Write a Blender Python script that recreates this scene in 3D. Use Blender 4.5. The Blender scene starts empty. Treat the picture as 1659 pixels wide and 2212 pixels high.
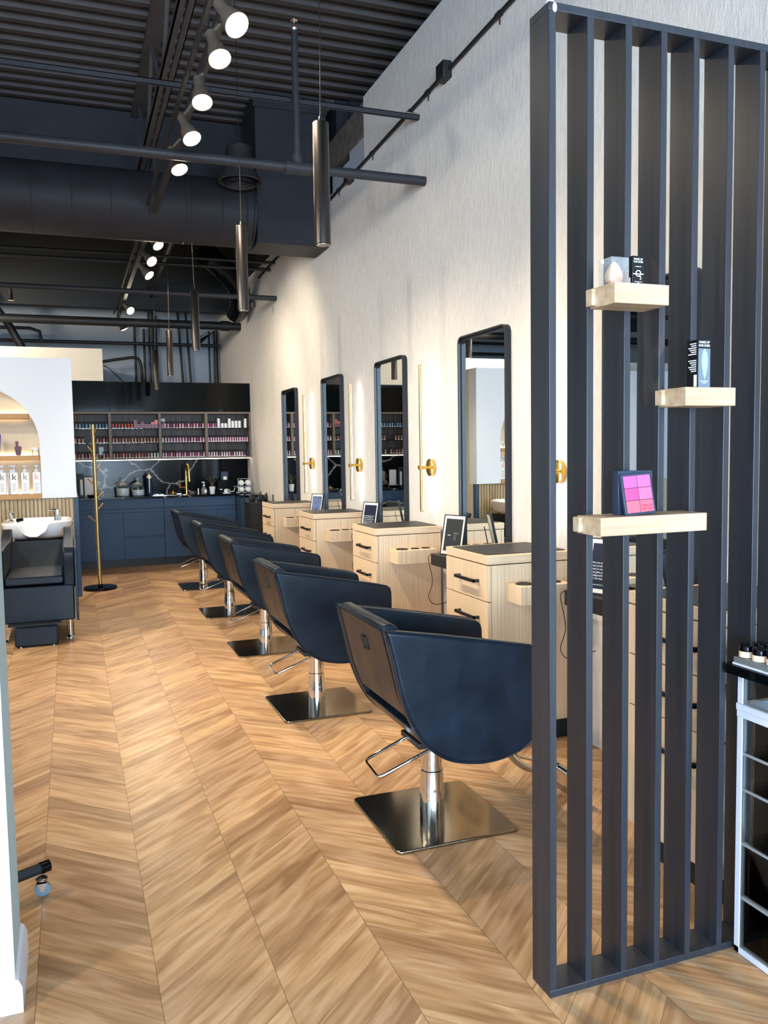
import bpy, bmesh, math, random
from mathutils import Vector, Matrix
random.seed(7)
PI = math.pi
C = bpy.context.scene.collection
SC = bpy.context.scene

# ------------------------------------------------------------------ camera, world, lights, exposure
YAW, PIT, ROL, FPX, CAMH = 0.35828620438, -0.07380380950, -0.01620872949, 1798.8965, 1.40
f_ = Vector((math.sin(YAW)*math.cos(PIT), math.cos(YAW)*math.cos(PIT), math.sin(PIT)))
r_ = Vector((math.cos(YAW), -math.sin(YAW), 0)); u_ = r_.cross(f_)
r2 = r_*math.cos(ROL) + u_*math.sin(ROL); u2 = -r_*math.sin(ROL) + u_*math.cos(ROL)
cam_data = bpy.data.cameras.new('camera'); cam = bpy.data.objects.new('camera', cam_data); C.objects.link(cam)
cam.matrix_world = Matrix(((r2.x, u2.x, -f_.x, 0), (r2.y, u2.y, -f_.y, 0), (r2.z, u2.z, -f_.z, CAMH), (0, 0, 0, 1)))
cam_data.sensor_fit = 'VERTICAL'; cam_data.sensor_height = 24; cam_data.lens = FPX/2212*24
cam_data.clip_start = 0.02; cam_data.clip_end = 100
SC.camera = cam
SC.view_settings.view_transform = 'Standard'; SC.view_settings.look = 'None'
SC.view_settings.gamma = 1; SC.view_settings.use_curve_mapping = False
SC.view_settings.exposure = 0.33

world = bpy.data.worlds.new('world'); SC.world = world; world.use_nodes = True
wn = world.node_tree; wn.nodes.clear()
wo = wn.nodes.new('ShaderNodeOutputWorld'); wb = wn.nodes.new('ShaderNodeBackground')
wb.inputs[0].default_value = (0.62, 0.78, 1.0, 1); wb.inputs[1].default_value = 1.6
wn.links.new(wb.outputs[0], wo.inputs[0])

def light(name, kind, loc, power, color, target=None, **kw):
    d = bpy.data.lights.new(name, kind); d.energy = power; d.color = color
    for k, v in kw.items(): setattr(d, k, v)
    o = bpy.data.objects.new(name, d); C.objects.link(o); o.location = loc
    if target is not None:
        o.rotation_euler = (Vector(target)-Vector(loc)).to_track_quat('-Z', 'Y').to_euler()
    return o
# daylight through the three storefront windows behind the camera
DAY = (0.60, 0.80, 1.0)
for wx in (-3.5, -1.15, 1.25):
    light('window_daylight', 'AREA', (wx, -6.12, 1.45), 560, DAY, (wx, 5, 1.2), shape='RECTANGLE', size=2.1, size_y=2.5)
# ------------------------------------------------------------------ materials
def lin(c):
    c = c/255.0
    return c/12.92 if c <= 0.04045 else ((c+0.055)/1.055)**2.4
def rgb(r, g, b): return (lin(r), lin(g), lin(b), 1)
class NT:
    def __init__(s, name):
        s.m = bpy.data.materials.new(name); s.m.use_nodes = True; s.t = s.m.node_tree
        s.b = s.t.nodes['Principled BSDF']
    def n(s, kind, **kw):
        x = s.t.nodes.new(kind)
        for k, v in kw.items(): setattr(x, k, v)
        return x
    def l(s, a, b): s.t.links.new(a, b)
    def math(s, op, a, b=None, c=None):
        x = s.n('ShaderNodeMath', operation=op)
        for i, v in enumerate((a, b, c)):
            if v is None: continue
            if isinstance(v, (int, float)): x.inputs[i].default_value = v
            else: s.l(v, x.inputs[i])
        return x.outputs[0]
    def coords(s, scale=(1, 1, 1), kind='Object'):
        tc = s.n('ShaderNodeTexCoord'); mp = s.n('ShaderNodeMapping'); mp.inputs['Scale'].default_value = scale
        s.l(tc.outputs[kind], mp.inputs[0]); return mp.outputs[0]
    def noise(s, vec, scale=5, detail=3, rough=0.5):
        x = s.n('ShaderNodeTexNoise'); x.inputs['Scale'].default_value = scale
        x.inputs['Detail'].default_value = detail; x.inputs['Roughness'].default_value = rough
        if vec is not None: s.l(vec, x.inputs['Vector'])
        return x.outputs['Fac']
    def ramp(s, fac, stops):
        x = s.n('ShaderNodeValToRGB'); e = x.color_ramp.elements
        while len(e) < len(stops): e.new(0.5)
        for i, (p, c) in enumerate(stops): e[i].position = p; e[i].color = c
        s.l(fac, x.inputs[0]); return x.outputs[0]
    def mix(s, fac, a, b, mode='MIX'):
        x = s.n('ShaderNodeMix', data_type='RGBA', blend_type=mode)
        for i, v in ((0, fac), (6, a), (7, b)):
            if isinstance(v, (int, float)): x.inputs[i].default_value = v
            elif isinstance(v, tuple): x.inputs[i].default_value = v
            else: s.l(v, x.inputs[i])
        return x.outputs[2]
    def bump(s, h, strength=0.3, dist=0.01):
        x = s.n('ShaderNodeBump'); x.inputs['Strength'].default_value = strength; x.inputs['Distance'].default_value = dist
        s.l(h, x.inputs['Height']); s.l(x.outputs[0], s.b.inputs['Normal'])
M = {}
def plain(name, col, rough=0.5, metal=0.0, spec=0.5, var=0.06, nscale=30, bump=0.0, coat=0.0, emit=None, estr=0, trans=0, alpha=1, ior=1.45, aniso=0):
    t = NT(name); b = t.b
    v = t.noise(t.coords(), nscale, 3)
    dark = tuple(c*(1-var) for c in col[:3])+(1,); lite = tuple(min(1, c*(1+var)) for c in col[:3])+(1,)
    t.l(t.ramp(v, [(0.3, dark), (0.7, lite)]), b.inputs['Base Color'])
    b.inputs['Roughness'].default_value = rough; b.inputs['Metallic'].default_value = metal
    b.inputs['Specular IOR Level'].default_value = spec; b.inputs['IOR'].default_value = ior
    b.inputs['Coat Weight'].default_value = coat
    b.inputs['Transmission Weight'].default_value = trans
    if bump: t.bump(v, bump, 0.004)
    if emit: b.inputs['Emission Color'].default_value = emit; b.inputs['Emission Strength'].default_value = estr
    M[name] = t.m; return t.m

def floor_material():
    t = NT('chevron_oak_floor')
    tc = t.n('ShaderNodeTexCoord'); sp = t.n('ShaderNodeSeparateXYZ'); t.l(tc.outputs['Object'], sp.inputs[0])
    x, y = sp.outputs[0], sp.outputs[1]
    W_ = 0.3015
    q = t.math('DIVIDE', t.math('SUBTRACT', x, 0.161), W_)
    k = t.math('FLOOR', q); fr = t.math('FRACT', q)
    j = t.math('SUBTRACT', k, t.math('GREATER_THAN', k, 0.5))
    par = t.math('PINGPONG', j, 1.0)             # 0 for '/', 1 for '\'
    sgn = t.math('SUBTRACT', 1.0, t.math('MULTIPLY', par, 2.0))
    xo = t.math('MULTIPLY', fr, W_)
    v = t.math('SUBTRACT', y, t.math('MULTIPLY', t.math('MULTIPLY', xo, sgn), 0.92))
    ks = t.math('MULTIPLY', t.math('SINE', t.math('MULTIPLY', k, 12.9)), 0.07)
    vs = t.math('DIVIDE', t.math('ADD', v, ks), 0.143)
    idx = t.math('FLOOR', vs); vf = t.math('FRACT', vs)
    cmb = t.n('ShaderNodeCombineXYZ'); t.l(k, cmb.inputs[0]); t.l(idx, cmb.inputs[1])
    wn_ = t.n('ShaderNodeTexWhiteNoise', noise_dimensions='3D'); t.l(cmb.outputs[0], wn_.inputs[0])
    rnd = wn_.outputs['Value']
    # grain coordinates: along the strip and across it
    along = t.math('ADD', xo, t.math('MULTIPLY', t.math('MULTIPLY', y, sgn), 0.6))
    g = t.n('ShaderNodeCombineXYZ')
    t.l(t.math('MULTIPLY', along, 2.2), g.inputs[0]); t.l(t.math('MULTIPLY', v, 30), g.inputs[1])
    t.l(t.math('MULTIPLY', rnd, 37), g.inputs[2])
    n1 = t.noise(g.outputs[0], 1.0, 5, 0.6)
    g2 = t.n('ShaderNodeCombineXYZ')
    t.l(t.math('MULTIPLY', along, 9), g2.inputs[0]); t.l(t.math('MULTIPLY', v, 190), g2.inputs[1]); t.l(t.math('MULTIPLY', rnd, 11), g2.inputs[2])
    n2 = t.noise(g2.outputs[0], 1.0, 3, 0.6)
    g3 = t.n('ShaderNodeCombineXYZ')
    t.l(t.math('MULTIPLY', along, 1.6), g3.inputs[0]); t.l(t.math('MULTIPLY', v, 8), g3.inputs[1]); t.l(t.math('MULTIPLY', rnd, 53), g3.inputs[2])
    n3 = t.noise(g3.outputs[0], 1.0, 2, 0.5)
    n1 = t.math('ADD', t.math('MULTIPLY', n1, 0.75), t.math('MULTIPLY', t.math('PINGPONG', t.math('MULTIPLY', n3, 5.0), 0.5), 0.45))
    base = t.ramp(n1, [(0.30, rgb(168, 132, 94)), (0.5, rgb(202, 165, 126)), (0.68, rgb(220, 188, 153))])
    tint = t.ramp(rnd, [(0.0, rgb(218, 210, 204)), (0.5, rgb(240, 235, 228)), (1.0, rgb(255, 250, 240))])
    c = t.mix(1.0, base, tint, 'MULTIPLY')
    c = t.mix(1.0, c, t.ramp(n3, [(0.32, rgb(224, 218, 212)), (0.6, (1, 1, 1, 1))]), 'MULTIPLY')
    c = t.mix(t.math('MULTIPLY', t.math('SUBTRACT', n2, 0.47), 1.1), c, rgb(140, 102, 66))
    # fine light edge grain
    e1 = t.math('LESS_THAN', t.math('MINIMUM', fr, t.math('SUBTRACT', 1.0, fr)), 0.0045)
    e2 = t.math('LESS_THAN', vf, 0.02)
    e2 = t.math('MULTIPLY', e2, t.math('GREATER_THAN', rnd, 0.45))
    c = t.mix(t.math('MULTIPLY', e1, 0.6), c, rgb(100, 74, 50))
    c = t.mix(t.math('MULTIPLY', e2, 0.6), c, rgb(96, 68, 42))
    t.l(c, t.b.inputs['Base Color'])
    t.b.inputs['Roughness'].default_value = 0.33
    t.b.inputs['Specular IOR Level'].default_value = 0.35
    t.bump(t.math('SUBTRACT', n2, t.math('MULTIPLY', e1, 2)), 0.12, 0.002)
    M['floor'] = t.m
floor_material()

def wood(name, c_dark, c_mid, c_lite, axis='z', rough=0.45, fine=1.0, spec=0.3):
    t = NT(name)
    s = {'z': (45*fine, 45*fine, 1.6), 'x': (1.6, 45*fine, 45*fine), 'y': (45*fine, 1.6, 45*fine)}[axis]
    n1 = t.noise(t.coords(s), 1.0, 4, 0.6)
    s2 = tuple(a*4 for a in s); n2 = t.noise(t.coords(s2), 1.0, 2, 0.6)
    c = t.ramp(n1, [(0.3, c_dark), (0.52, c_mid), (0.72, c_lite)])
    c = t.mix(t.math('MULTIPLY', n2, 0.28), c, c_dark)
    t.l(c, t.b.inputs['Base Color']); t.b.inputs['Roughness'].default_value = rough
    t.b.inputs['Specular IOR Level'].default_value = spec
    t.bump(n2, 0.08, 0.002)
    M[name] = t.m
wood('oak_laminate', rgb(196, 168, 136), rgb(214, 190, 160), rgb(226, 204, 176), 'z', fine=2.4)
wood('oak_laminate_y', rgb(196, 168, 136), rgb(214, 190, 160), rgb(226, 204, 176), 'x', fine=2.4)
wood('pale_ash', rgb(160, 134, 106), rgb(188, 166, 138), rgb(204, 184, 158), 'x', fine=0.7)
wood('shelf_oak', rgb(150, 112, 70), rgb(178, 138, 92), rgb(196, 158, 110), 'x')
wood('slat_oak', rgb(150, 130, 100), rgb(182, 162, 128), rgb(198, 180, 148), 'z')
wood('walnut_grey', rgb(54, 46, 42), rgb(84, 74, 68), rgb(104, 94, 86), 'z', fine=0.8)
wood('walnut_edge', rgb(96, 84, 74), rgb(118, 104, 92), rgb(132, 118, 104), 'x', fine=0.8)

def stained():
    t = NT('black_stained_pine')
    n1 = t.noise(t.coords((38, 38, 1.4)), 1.0, 5, 0.65)
    n2 = t.noise(t.coords((3, 3, 1.2)), 1.0, 2, 0.5)
    w = t.n('ShaderNodeTexWave', wave_type='RINGS', rings_direction='Y'); w.inputs['Scale'].default_value = 2.2
    w.inputs['Distortion'].default_value = 7; w.inputs['Detail'].default_value = 2
    t.l(t.coords((3, 6, 0.5)), w.inputs['Vector'])
    c = t.ramp(n1, [(0.3, rgb(22, 26, 33)), (0.55, rgb(30, 36, 46)), (0.8, rgb(42, 46, 54))])
    k = t.math('MULTIPLY', t.math('GREATER_THAN', n2, 0.62), t.math('MULTIPLY', w.outputs['Fac'], 0.25))
    c = t.mix(k, c, rgb(96, 84, 74))
    t.l(c, t.b.inputs['Base Color']); t.b.inputs['Roughness'].default_value = 0.42
    t.b.inputs['Specular IOR Level'].default_value = 0.68
    t.bump(n1, 0.06, 0.002); M['stained'] = t.m
stained()

def plaster(name, col, vert=True, strength=0.55):
    t = NT(name)
    n1 = t.noise(t.coords((42, 42, 13) if vert else (60, 60, 60)), 1.0, 5, 0.65)
    n2 = t.noise(t.coords((150, 150, 60)), 1.0, 3, 0.6)
    h = t.math('ADD', n1, t.math('MULTIPLY', n2, 0.5))
    d = tuple(c*0.9 for c in col[:3])+(1,)
    t.l(t.ramp(n1, [(0.35, d), (0.6, col)]), t.b.inputs['Base Color'])
    t.b.inputs['Roughness'].default_value = 0.85; t.b.inputs['Specular IOR Level'].default_value = 0.2
    t.bump(h, strength, 0.012); M[name] = t.m
plaster('textured_plaster', rgb(208, 205, 202), strength=0.4)

def marble():
    t = NT('black_marble')
    v = t.n('ShaderNodeTexVoronoi', feature='DISTANCE_TO_EDGE'); v.inputs['Scale'].default_value = 1.35
    nz = t.n('ShaderNodeTexNoise'); nz.inputs['Scale'].default_value = 3.2; nz.inputs['Detail'].default_value = 4
    cc = t.coords(); t.l(cc, nz.inputs['Vector'])
    mx = t.n('ShaderNodeMix', data_type='RGBA', blend_type='LINEAR_LIGHT'); mx.inputs[0].default_value = 0.17
    t.l(cc, mx.inputs[6]); t.l(nz.outputs['Color'], mx.inputs[7]); t.l(mx.outputs[2], v.inputs['Vector'])
    c = t.ramp(v.outputs['Distance'], [(0.0, rgb(176, 172, 166)), (0.012, rgb(60, 62, 66)), (0.03, rgb(9, 12, 17))])
    t.l(c, t.b.inputs['Base Color']); t.b.inputs['Roughness'].default_value = 0.12
    t.b.inputs['Specular IOR Level'].default_value = 0.10; M['marble'] = t.m
marble()

def leather():
    t = NT('black_leather')
    n1 = t.noise(t.coords(), 140, 3, 0.6); n2 = t.noise(t.coords(), 9, 4, 0.6)
    t.l(t.ramp(n2, [(0.3, rgb(4, 16, 27)), (0.7, rgb(7, 25, 40))]), t.b.inputs['Base Color'])
    t.l(t.ramp(n2, [(0.3, (0.34,)*3+(1,)), (0.7, (0.44,)*3+(1,))]), t.b.inputs['Roughness'])
    t.b.inputs['Specular IOR Level'].default_value = 0.28
    t.bump(t.math('ADD', n1, t.math('MULTIPLY', n2, 1.2)), 0.14, 0.003); M['leather'] = t.m
leather()

def rubber_mat():
    t = NT('black_rubber_mat')
    b = t.n('ShaderNodeTexBrick'); b.inputs['Scale'].default_value = 1
    b.inputs['Brick Width'].default_value = 0.02; b.inputs['Row Height'].default_value = 0.012; b.inputs['Mortar Size'].default_value = 0.0015
    t.l(t.coords(), b.inputs['Vector'])
    t.b.inputs['Base Color'].default_value = rgb(38, 38, 38); t.b.inputs['Roughness'].default_value = 0.45
    t.bump(b.outputs['Fac'], 0.5, 0.002); M['rubber'] = t.m
    t.m.node_tree.nodes['Principled BSDF'].inputs['Specular IOR Level'].default_value = 0.4
rubber_mat()

plain('white_paint', rgb(216, 224, 236), 0.7, spec=0.25, var=0.01)
plain('pale_blue_paint', rgb(176, 200, 208), 0.75, spec=0.2, var=0.01)
plain('cream_paint', rgb(225, 216, 200), 0.75, spec=0.2, var=0.01)
plain('grey_paint', rgb(150, 160, 172), 0.8, spec=0.2, var=0.03, nscale=2)
plain('beige_paint', rgb(200, 190, 172), 0.8, spec=0.2, var=0.02)
plain('dark_ceiling', rgb(68, 64, 64), 0.7, spec=0.2, var=0.1, nscale=6)
plain('dark_duct', rgb(40, 40, 45), 0.55, spec=0.25, var=0.12, nscale=4)
plain('dark_pipe', rgb(44, 44, 48), 0.5, spec=0.3, var=0.08)
plain('black_pipe', rgb(20, 21, 23), 0.5, var=0.1)
plain('steel_beam', rgb(88, 82, 76), 0.9, var=0.35, nscale=12, bump=0.6)
plain('matte_black', rgb(22, 23, 25), 0.5, var=0.05)
plain('satin_black_frame', rgb(26, 31, 38), 0.38, var=0.04)
plain('gunmetal', rgb(66, 62, 60), 0.30, metal=0.9, var=0.03)
plain('slate_cabinet', rgb(46, 72, 102), 0.5, spec=0.4, var=0.05, nscale=8)
plain('black_gloss', rgb(6, 9, 12), 0.06, spec=0.2, var=0.02)
plain('chrome', rgb(225, 225, 225), 0.06, metal=1.0, var=0.01)
plain('brushed_steel', rgb(150, 143, 128), 0.13, metal=1.0, var=0.05, nscale=3)
plain('brass', rgb(206, 172, 96), 0.22, metal=1.0, var=0.04)
plain('brass_satin', rgb(176, 152, 104), 0.32, metal=1.0, var=0.04)
plain('led_warm', rgb(255, 240, 215), 0.5, emit=(1.0, 0.93, 0.84, 1), estr=16, var=0)
plain('led_cabinet', rgb(255, 240, 215), 0.5, emit=(1.0, 0.86, 0.62, 1), estr=9, var=0)
plain('led_niche', rgb(255, 240, 215), 0.5, emit=(1.0, 0.80, 0.48, 1), estr=16, var=0)
plain('bulb', rgb(255, 245, 225), 0.5, emit=(1.0, 0.86, 0.62, 1), estr=60, var=0)
plain('lamp_housing', rgb(84, 76, 68), 0.5, var=0.05)
plain('porcelain', rgb(238, 240, 244), 0.08, spec=0.6, var=0.01, coat=0.5)
plain('white_plastic', rgb(228, 230, 232), 0.4, var=0.01)
plain('white_metal', rgb(206, 214, 228), 0.4, var=0.02)
plain('paper', rgb(235, 232, 226), 0.7, var=0.02)
plain('print_dark', rgb(36, 38, 40), 0.35, var=0.1)
plain('print_navy', rgb(22, 26, 48), 0.3, var=0.2)
plain('print_street', rgb(92, 110, 150), 0.3, var=0.6, nscale=18)
plain('screen_black', rgb(4, 5, 6), 0.25, var=0, spec=0.08)
plain('grey_card', rgb(104, 116, 128), 0.35, var=0.02)
plain('swatch_blue', rgb(150, 188, 200), 0.4, var=0.03)
plain('carton_black', rgb(12, 14, 17), 0.35, var=0.05)
plain('ink_white', rgb(235, 238, 240), 0.5, var=0)
plain('sponge_peach', rgb(214, 140, 100), 0.8, var=0.08, nscale=60)
plain('sponge_pale', rgb(226, 190, 160), 0.8, var=0.04, nscale=60)
plain('ink_k_grey', rgb(110, 112, 118), 0.5); plain('ink_k_black', rgb(28, 24, 34), 0.5)
plain('ink_k_green', rgb(96, 124, 124), 0.5); plain('ink_k_pink', rgb(226, 124, 150), 0.5)
plain('mauve_glass', rgb(104, 78, 92), 0.15, var=0.1); plain('blue_tube', rgb(52, 44, 150), 0.3)
plain('salt_white', rgb(214, 214, 218), 0.9, var=0.05, nscale=80)
plain('barbicide', rgb(6, 40, 62), 0.08, spec=0.7, var=0.02)
plain('silver_cap', rgb(200, 190, 178), 0.25, metal=1)
plain('bark', rgb(96, 84, 60), 0.8, var=0.2)
plain('cup_white', rgb(236, 236, 236), 0.25, var=0)
plain('caster_rubber', rgb(96, 124, 142), 0.6, var=0.05)
plain('cream_powder', rgb(238, 214, 184), 0.4, var=0.03)
plain('pink_a', rgb(214, 84, 150), 0.6, var=0.02); plain('pink_b', rgb(220, 92, 172), 0.6, var=0.02)
plain('pink_c', rgb(218, 66, 122), 0.6, var=0.02); plain('pink_d', rgb(222, 96, 134), 0.6, var=0.02)
plain('pink_e', rgb(224, 92, 108), 0.6, var=0.02); plain('pink_f', rgb(222, 90, 108), 0.6, var=0.02)
plain('pink_dark', rgb(160, 50, 80), 0.6)
plain('palette_case', rgb(46, 56, 76), 0.2, var=0.03)
plain('orange_red', rgb(214, 84, 60), 0.3); plain('wine_box', rgb(112, 18, 44), 0.35)
plain('tin_silver', rgb(206, 208, 212), 0.3, metal=0.6)
def glass(name, col, rough=0.0, a=0.12):
    t = NT(name); t.b.inputs['Base Color'].default_value = col; t.b.inputs['Roughness'].default_value = 0.03
    t.b.inputs['Specular IOR Level'].default_value = 0.6
    tr = t.n('ShaderNodeBsdfTransparent'); tr.inputs[0].default_value = (0.93, 0.97, 0.96, 1)
    gl = t.n('ShaderNodeBsdfGlossy'); gl.inputs['Roughness'].default_value = 0.02
    fr = t.n('ShaderNodeFresnel'); fr.inputs[0].default_value = 1.3
    m1 = t.n('ShaderNodeMixShader'); t.l(t.math('ADD', fr.outputs[0], a*0.3), m1.inputs[0]); t.l(tr.outputs[0], m1.inputs[1]); t.l(gl.outputs[0], m1.inputs[2])
    m2 = t.n('ShaderNodeMixShader'); m2.inputs[0].default_value = a; t.l(m1.outputs[0], m2.inputs[1]); t.l(t.b.outputs[0], m2.inputs[2])
    t.l(m2.outputs[0], t.t.nodes['Material Output'].inputs[0]); M[name] = t.m
glass('clear_glass', (0.8, 0.9, 0.9, 1), a=0.0)
glass('clear_acrylic', (0.75, 0.8, 0.85, 1), a=0.16)
glass('window_glass', (0.7, 0.8, 0.9, 1), a=0.02)
def mirror():
    t = NT('mirror_silver'); t.b.inputs['Base Color'].default_value = (0.82, 0.86, 0.86, 1); t.b.inputs['Metallic'].default_value = 1
    t.b.inputs['Roughness'].default_value = 0.012; M['mirror'] = t.m
mirror()

# ------------------------------------------------------------------ mesh helpers
ORI = {}
class MB:
    def __init__(s): s.bm = bmesh.new(); s.mi = 0
    def _f(s, vs):
        try: f = s.bm.faces.new(vs); f.material_index = s.mi; return f
        except ValueError: return None
    def box(s, x0, x1, y0, y1, z0, z1):
        v = [s.bm.verts.new((x, y, z)) for z in (z0, z1) for y in (y0, y1) for x in (x0, x1)]
        for q in ((0, 2, 3, 1), (4, 5, 7, 6), (0, 1, 5, 4), (2, 6, 7, 3), (0, 4, 6, 2), (1, 3, 7, 5)): s._f([v[i] for i in q])
        return s
    def tube(s, pts, r, n=12, closed=False, cap=True):
        pts = [Vector(p) for p in pts]; rr = r if isinstance(r, (list, tuple)) else [r]*len(pts)
        rings = []; N = len(pts); prev = None
        for i, p in enumerate(pts):
            a = pts[(i-1) % N] if (closed or i > 0) else p; b = pts[(i+1) % N] if (closed or i < N-1) else p
            d = (b-a); d = d.normalized() if d.length > 1e-9 else Vector((0, 0, 1))
            if prev is None:
                up = Vector((0, 0, 1)) if abs(d.z) < 0.9 else Vector((1, 0, 0)); e1 = d.cross(up).normalized()
            else:
                e1 = (prev - d*prev.dot(d)).normalized()
            e2 = d.cross(e1); prev = e1
            rings.append([s.bm.verts.new(p + e1*rr[i]*math.cos(2*PI*k/n) + e2*rr[i]*math.sin(2*PI*k/n)) for k in range(n)])
        R = N if closed else N-1
        for i in range(R):
            A, B = rings[i], rings[(i+1) % N]
            for k in range(n): s._f([A[k], A[(k+1) % n], B[(k+1) % n], B[k]])
        if cap and not closed: s._f(list(reversed(rings[0]))); s._f(rings[-1])
        return s
    def lathe(s, prof, c=(0, 0, 0), n=24, axis='z', cap=True):
        rings = []
        for (r, h) in prof:
            ring = []
            for k in range(n):
                a = 2*PI*k/n; ca, sa = r*math.cos(a), r*math.sin(a)
                p = {'z': (ca, sa, h), 'x': (h, ca, sa), 'y': (sa, h, ca)}[axis]
                ring.append(s.bm.verts.new((c[0]+p[0], c[1]+p[1], c[2]+p[2])))
            rings.append(ring)
        for A, B in zip(rings, rings[1:]):
            for k in range(n): s._f([A[k], A[(k+1) % n], B[(k+1) % n], B[k]])
        if cap: s._f(list(reversed(rings[0]))); s._f(rings[-1])
        return s
    def prism(s, poly, axis, a, b):
        def P(u, v, w): return {'x': (w, u, v), 'y': (u, w, v), 'z': (u, v, w)}[axis]
        A = [s.bm.verts.new(P(u, v, a)) for u, v in poly]; B = [s.bm.verts.new(P(u, v, b)) for u, v in poly]
        n = len(poly); s._f(A); s._f(list(reversed(B)))
        for i in range(n): s._f([A[i], B[i], B[(i+1) % n], A[(i+1) % n]])
        return s
    def frame(s, outer, inner, axis, a, b):
        """ring prism between two same-length loops"""
        def P(u, v, w): return {'x': (w, u, v), 'y': (u, w, v), 'z': (u, v, w)}[axis]
        L = [[s.bm.verts.new(P(u, v, w)) for u, v in lp] for w in (a, b) for lp in (outer, inner)]
        n = len(outer)
        for i in range(n):
            j = (i+1) % n
            s._f([L[0][i], L[0][j], L[1][j], L[1][i]]); s._f([L[2][i], L[3][i], L[3][j], L[2][j]])
            s._f([L[0][i], L[2][i], L[2][j], L[0][j]]); s._f([L[1][i], L[1][j], L[3][j], L[3][i]])
        return s
    def sphere(s, c, r, sc=(1, 1, 1), n=16):
        m = Matrix.Translation(c) @ Matrix.Diagonal((r*sc[0], r*sc[1], r*sc[2], 1))
        bmesh.ops.create_uvsphere(s.bm, u_segments=n, v_segments=max(6, n//2), radius=1, matrix=m); return s
    def grid(s, x0, x1, z0, z1, y): return s
    def build(s, name, mats, parent=None, origin=None, bevel=0, seg=2, smooth=True, angle=35, rot=None):
        """parent: thing whose origin the world coordinates are measured from; origin: for single-mesh things"""
        bmesh.ops.recalc_face_normals(s.bm, faces=s.bm.faces)
        me = bpy.data.meshes.new(name)
        o = bpy.data.objects.new(name, me); C.objects.link(o)
        if origin is not None: o.location = origin; ORI[o] = Vector(origin); off = Vector(origin)
        elif parent is not None: o.parent = parent; off = ORI[parent]; ORI[o] = off
        else: off = Vector((0, 0, 0)); ORI[o] = off
        bmesh.ops.translate(s.bm, verts=s.bm.verts, vec=-off)
        s.bm.to_mesh(me); s.bm.free()
        if smooth:
            for p in me.polygons: p.use_smooth = True
            me.set_sharp_from_angle(angle=math.radians(angle))
        for m in (mats if isinstance(mats, (list, tuple)) else [mats]): me.materials.append(M[m] if isinstance(m, str) else m)
        if bevel:
            b = o.modifiers.new('bevel', 'BEVEL'); b.width = bevel; b.segments = seg; b.limit_method = 'ANGLE'; b.angle_limit = math.radians(40)
        return o
def tag(o, label=None, cat=None, group=None, kind=None):
    if label: o['label'] = label
    if cat: o['category'] = cat
    if group: o['group'] = group
    if kind: o['kind'] = kind
    return o
def thing(name, label, cat, loc=(0, 0, 0), group=None):
    o = bpy.data.objects.new(name, None); C.objects.link(o); o.location = loc; o.empty_display_size = 0.05
    ORI[o] = Vector(loc); return tag(o, label, cat, group)
def local(root): ORI[root] = Vector((0, 0, 0)); return root      # parts of this root are given in local coordinates
def dup(root, loc=None, label=None, group=None, rz=None):
    r = root.copy(); C.objects.link(r)
    if loc is not None: r.location = loc
    if rz is not None: r.rotation_euler = (0, 0, rz)
    if label: r['label'] = label
    if group: r['group'] = group
    for ch in list(root.children):
        c = ch.copy(); C.objects.link(c); c.parent = r
        for g in list(ch.children):
            d = g.copy(); C.objects.link(d); d.parent = c
    return r
def text(name, body, size, mat, parent, mtx, align='CENTER', depth=0.0004, spacing=1.0, line=1.0, parent_space=True):
    cu = bpy.data.curves.new(name, 'FONT'); cu.body = body; cu.size = size; cu.align_x = align; cu.align_y = 'CENTER'
    cu.extrude = depth; cu.space_character = spacing; cu.space_line = line; cu.resolution_u = 3
    tmp = bpy.data.objects.new('tmp_text', cu); C.objects.link(tmp); bpy.context.view_layer.update()
    me = bpy.data.meshes.new_from_object(tmp); me.name = name
    bpy.data.objects.remove(tmp); bpy.data.curves.remove(cu)
    me.transform(Matrix.Translation(-ORI[parent]) @ mtx)
    o = bpy.data.objects.new(name, me); C.objects.link(o); o.parent = parent; ORI[o] = ORI[parent]
    me.materials.clear(); me.materials.append(M[mat]); return o
def front_y(x, y, z, s=1.0):      # text facing -Y
    return Matrix.Translation((x, y, z)) @ Matrix.Rotation(PI/2, 4, 'X') @ Matrix.Diagonal((s, s, s, 1))
def rrect(u0, u1, v0, v1, r, n=6):
    out = []
    for cu, cv, a0 in ((u1-r, v1-r, 0), (u0+r, v1-r, PI/2), (u0+r, v0+r, PI), (u1-r, v0+r, 1.5*PI)):
        for k in range(n+1):
            a = a0+PI/2*k/n; out.append((cu+r*math.cos(a), cv+r*math.sin(a)))
    return out
def spline(pts, n=5):
    out = []
    P = [pts[0]]+list(pts)+[pts[-1]]
    for i in range(1, len(P)-2):
        p0, p1, p2, p3 = P[i-1], P[i], P[i+1], P[i+2]
        for k in range(n):
            t = k/n
            out.append(tuple(0.5*((2*b)+(-a+c)*t+(2*a-5*b+4*c-d)*t*t+(-a+3*b-3*c+d)*t**3) for a, b, c, d in zip(p0, p1, p2, p3)))
    out.append(tuple(pts[-1])); return out
def struct(name, mb, mat, **kw): return tag(mb.build(name, mat, **kw), kind='structure')

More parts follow.
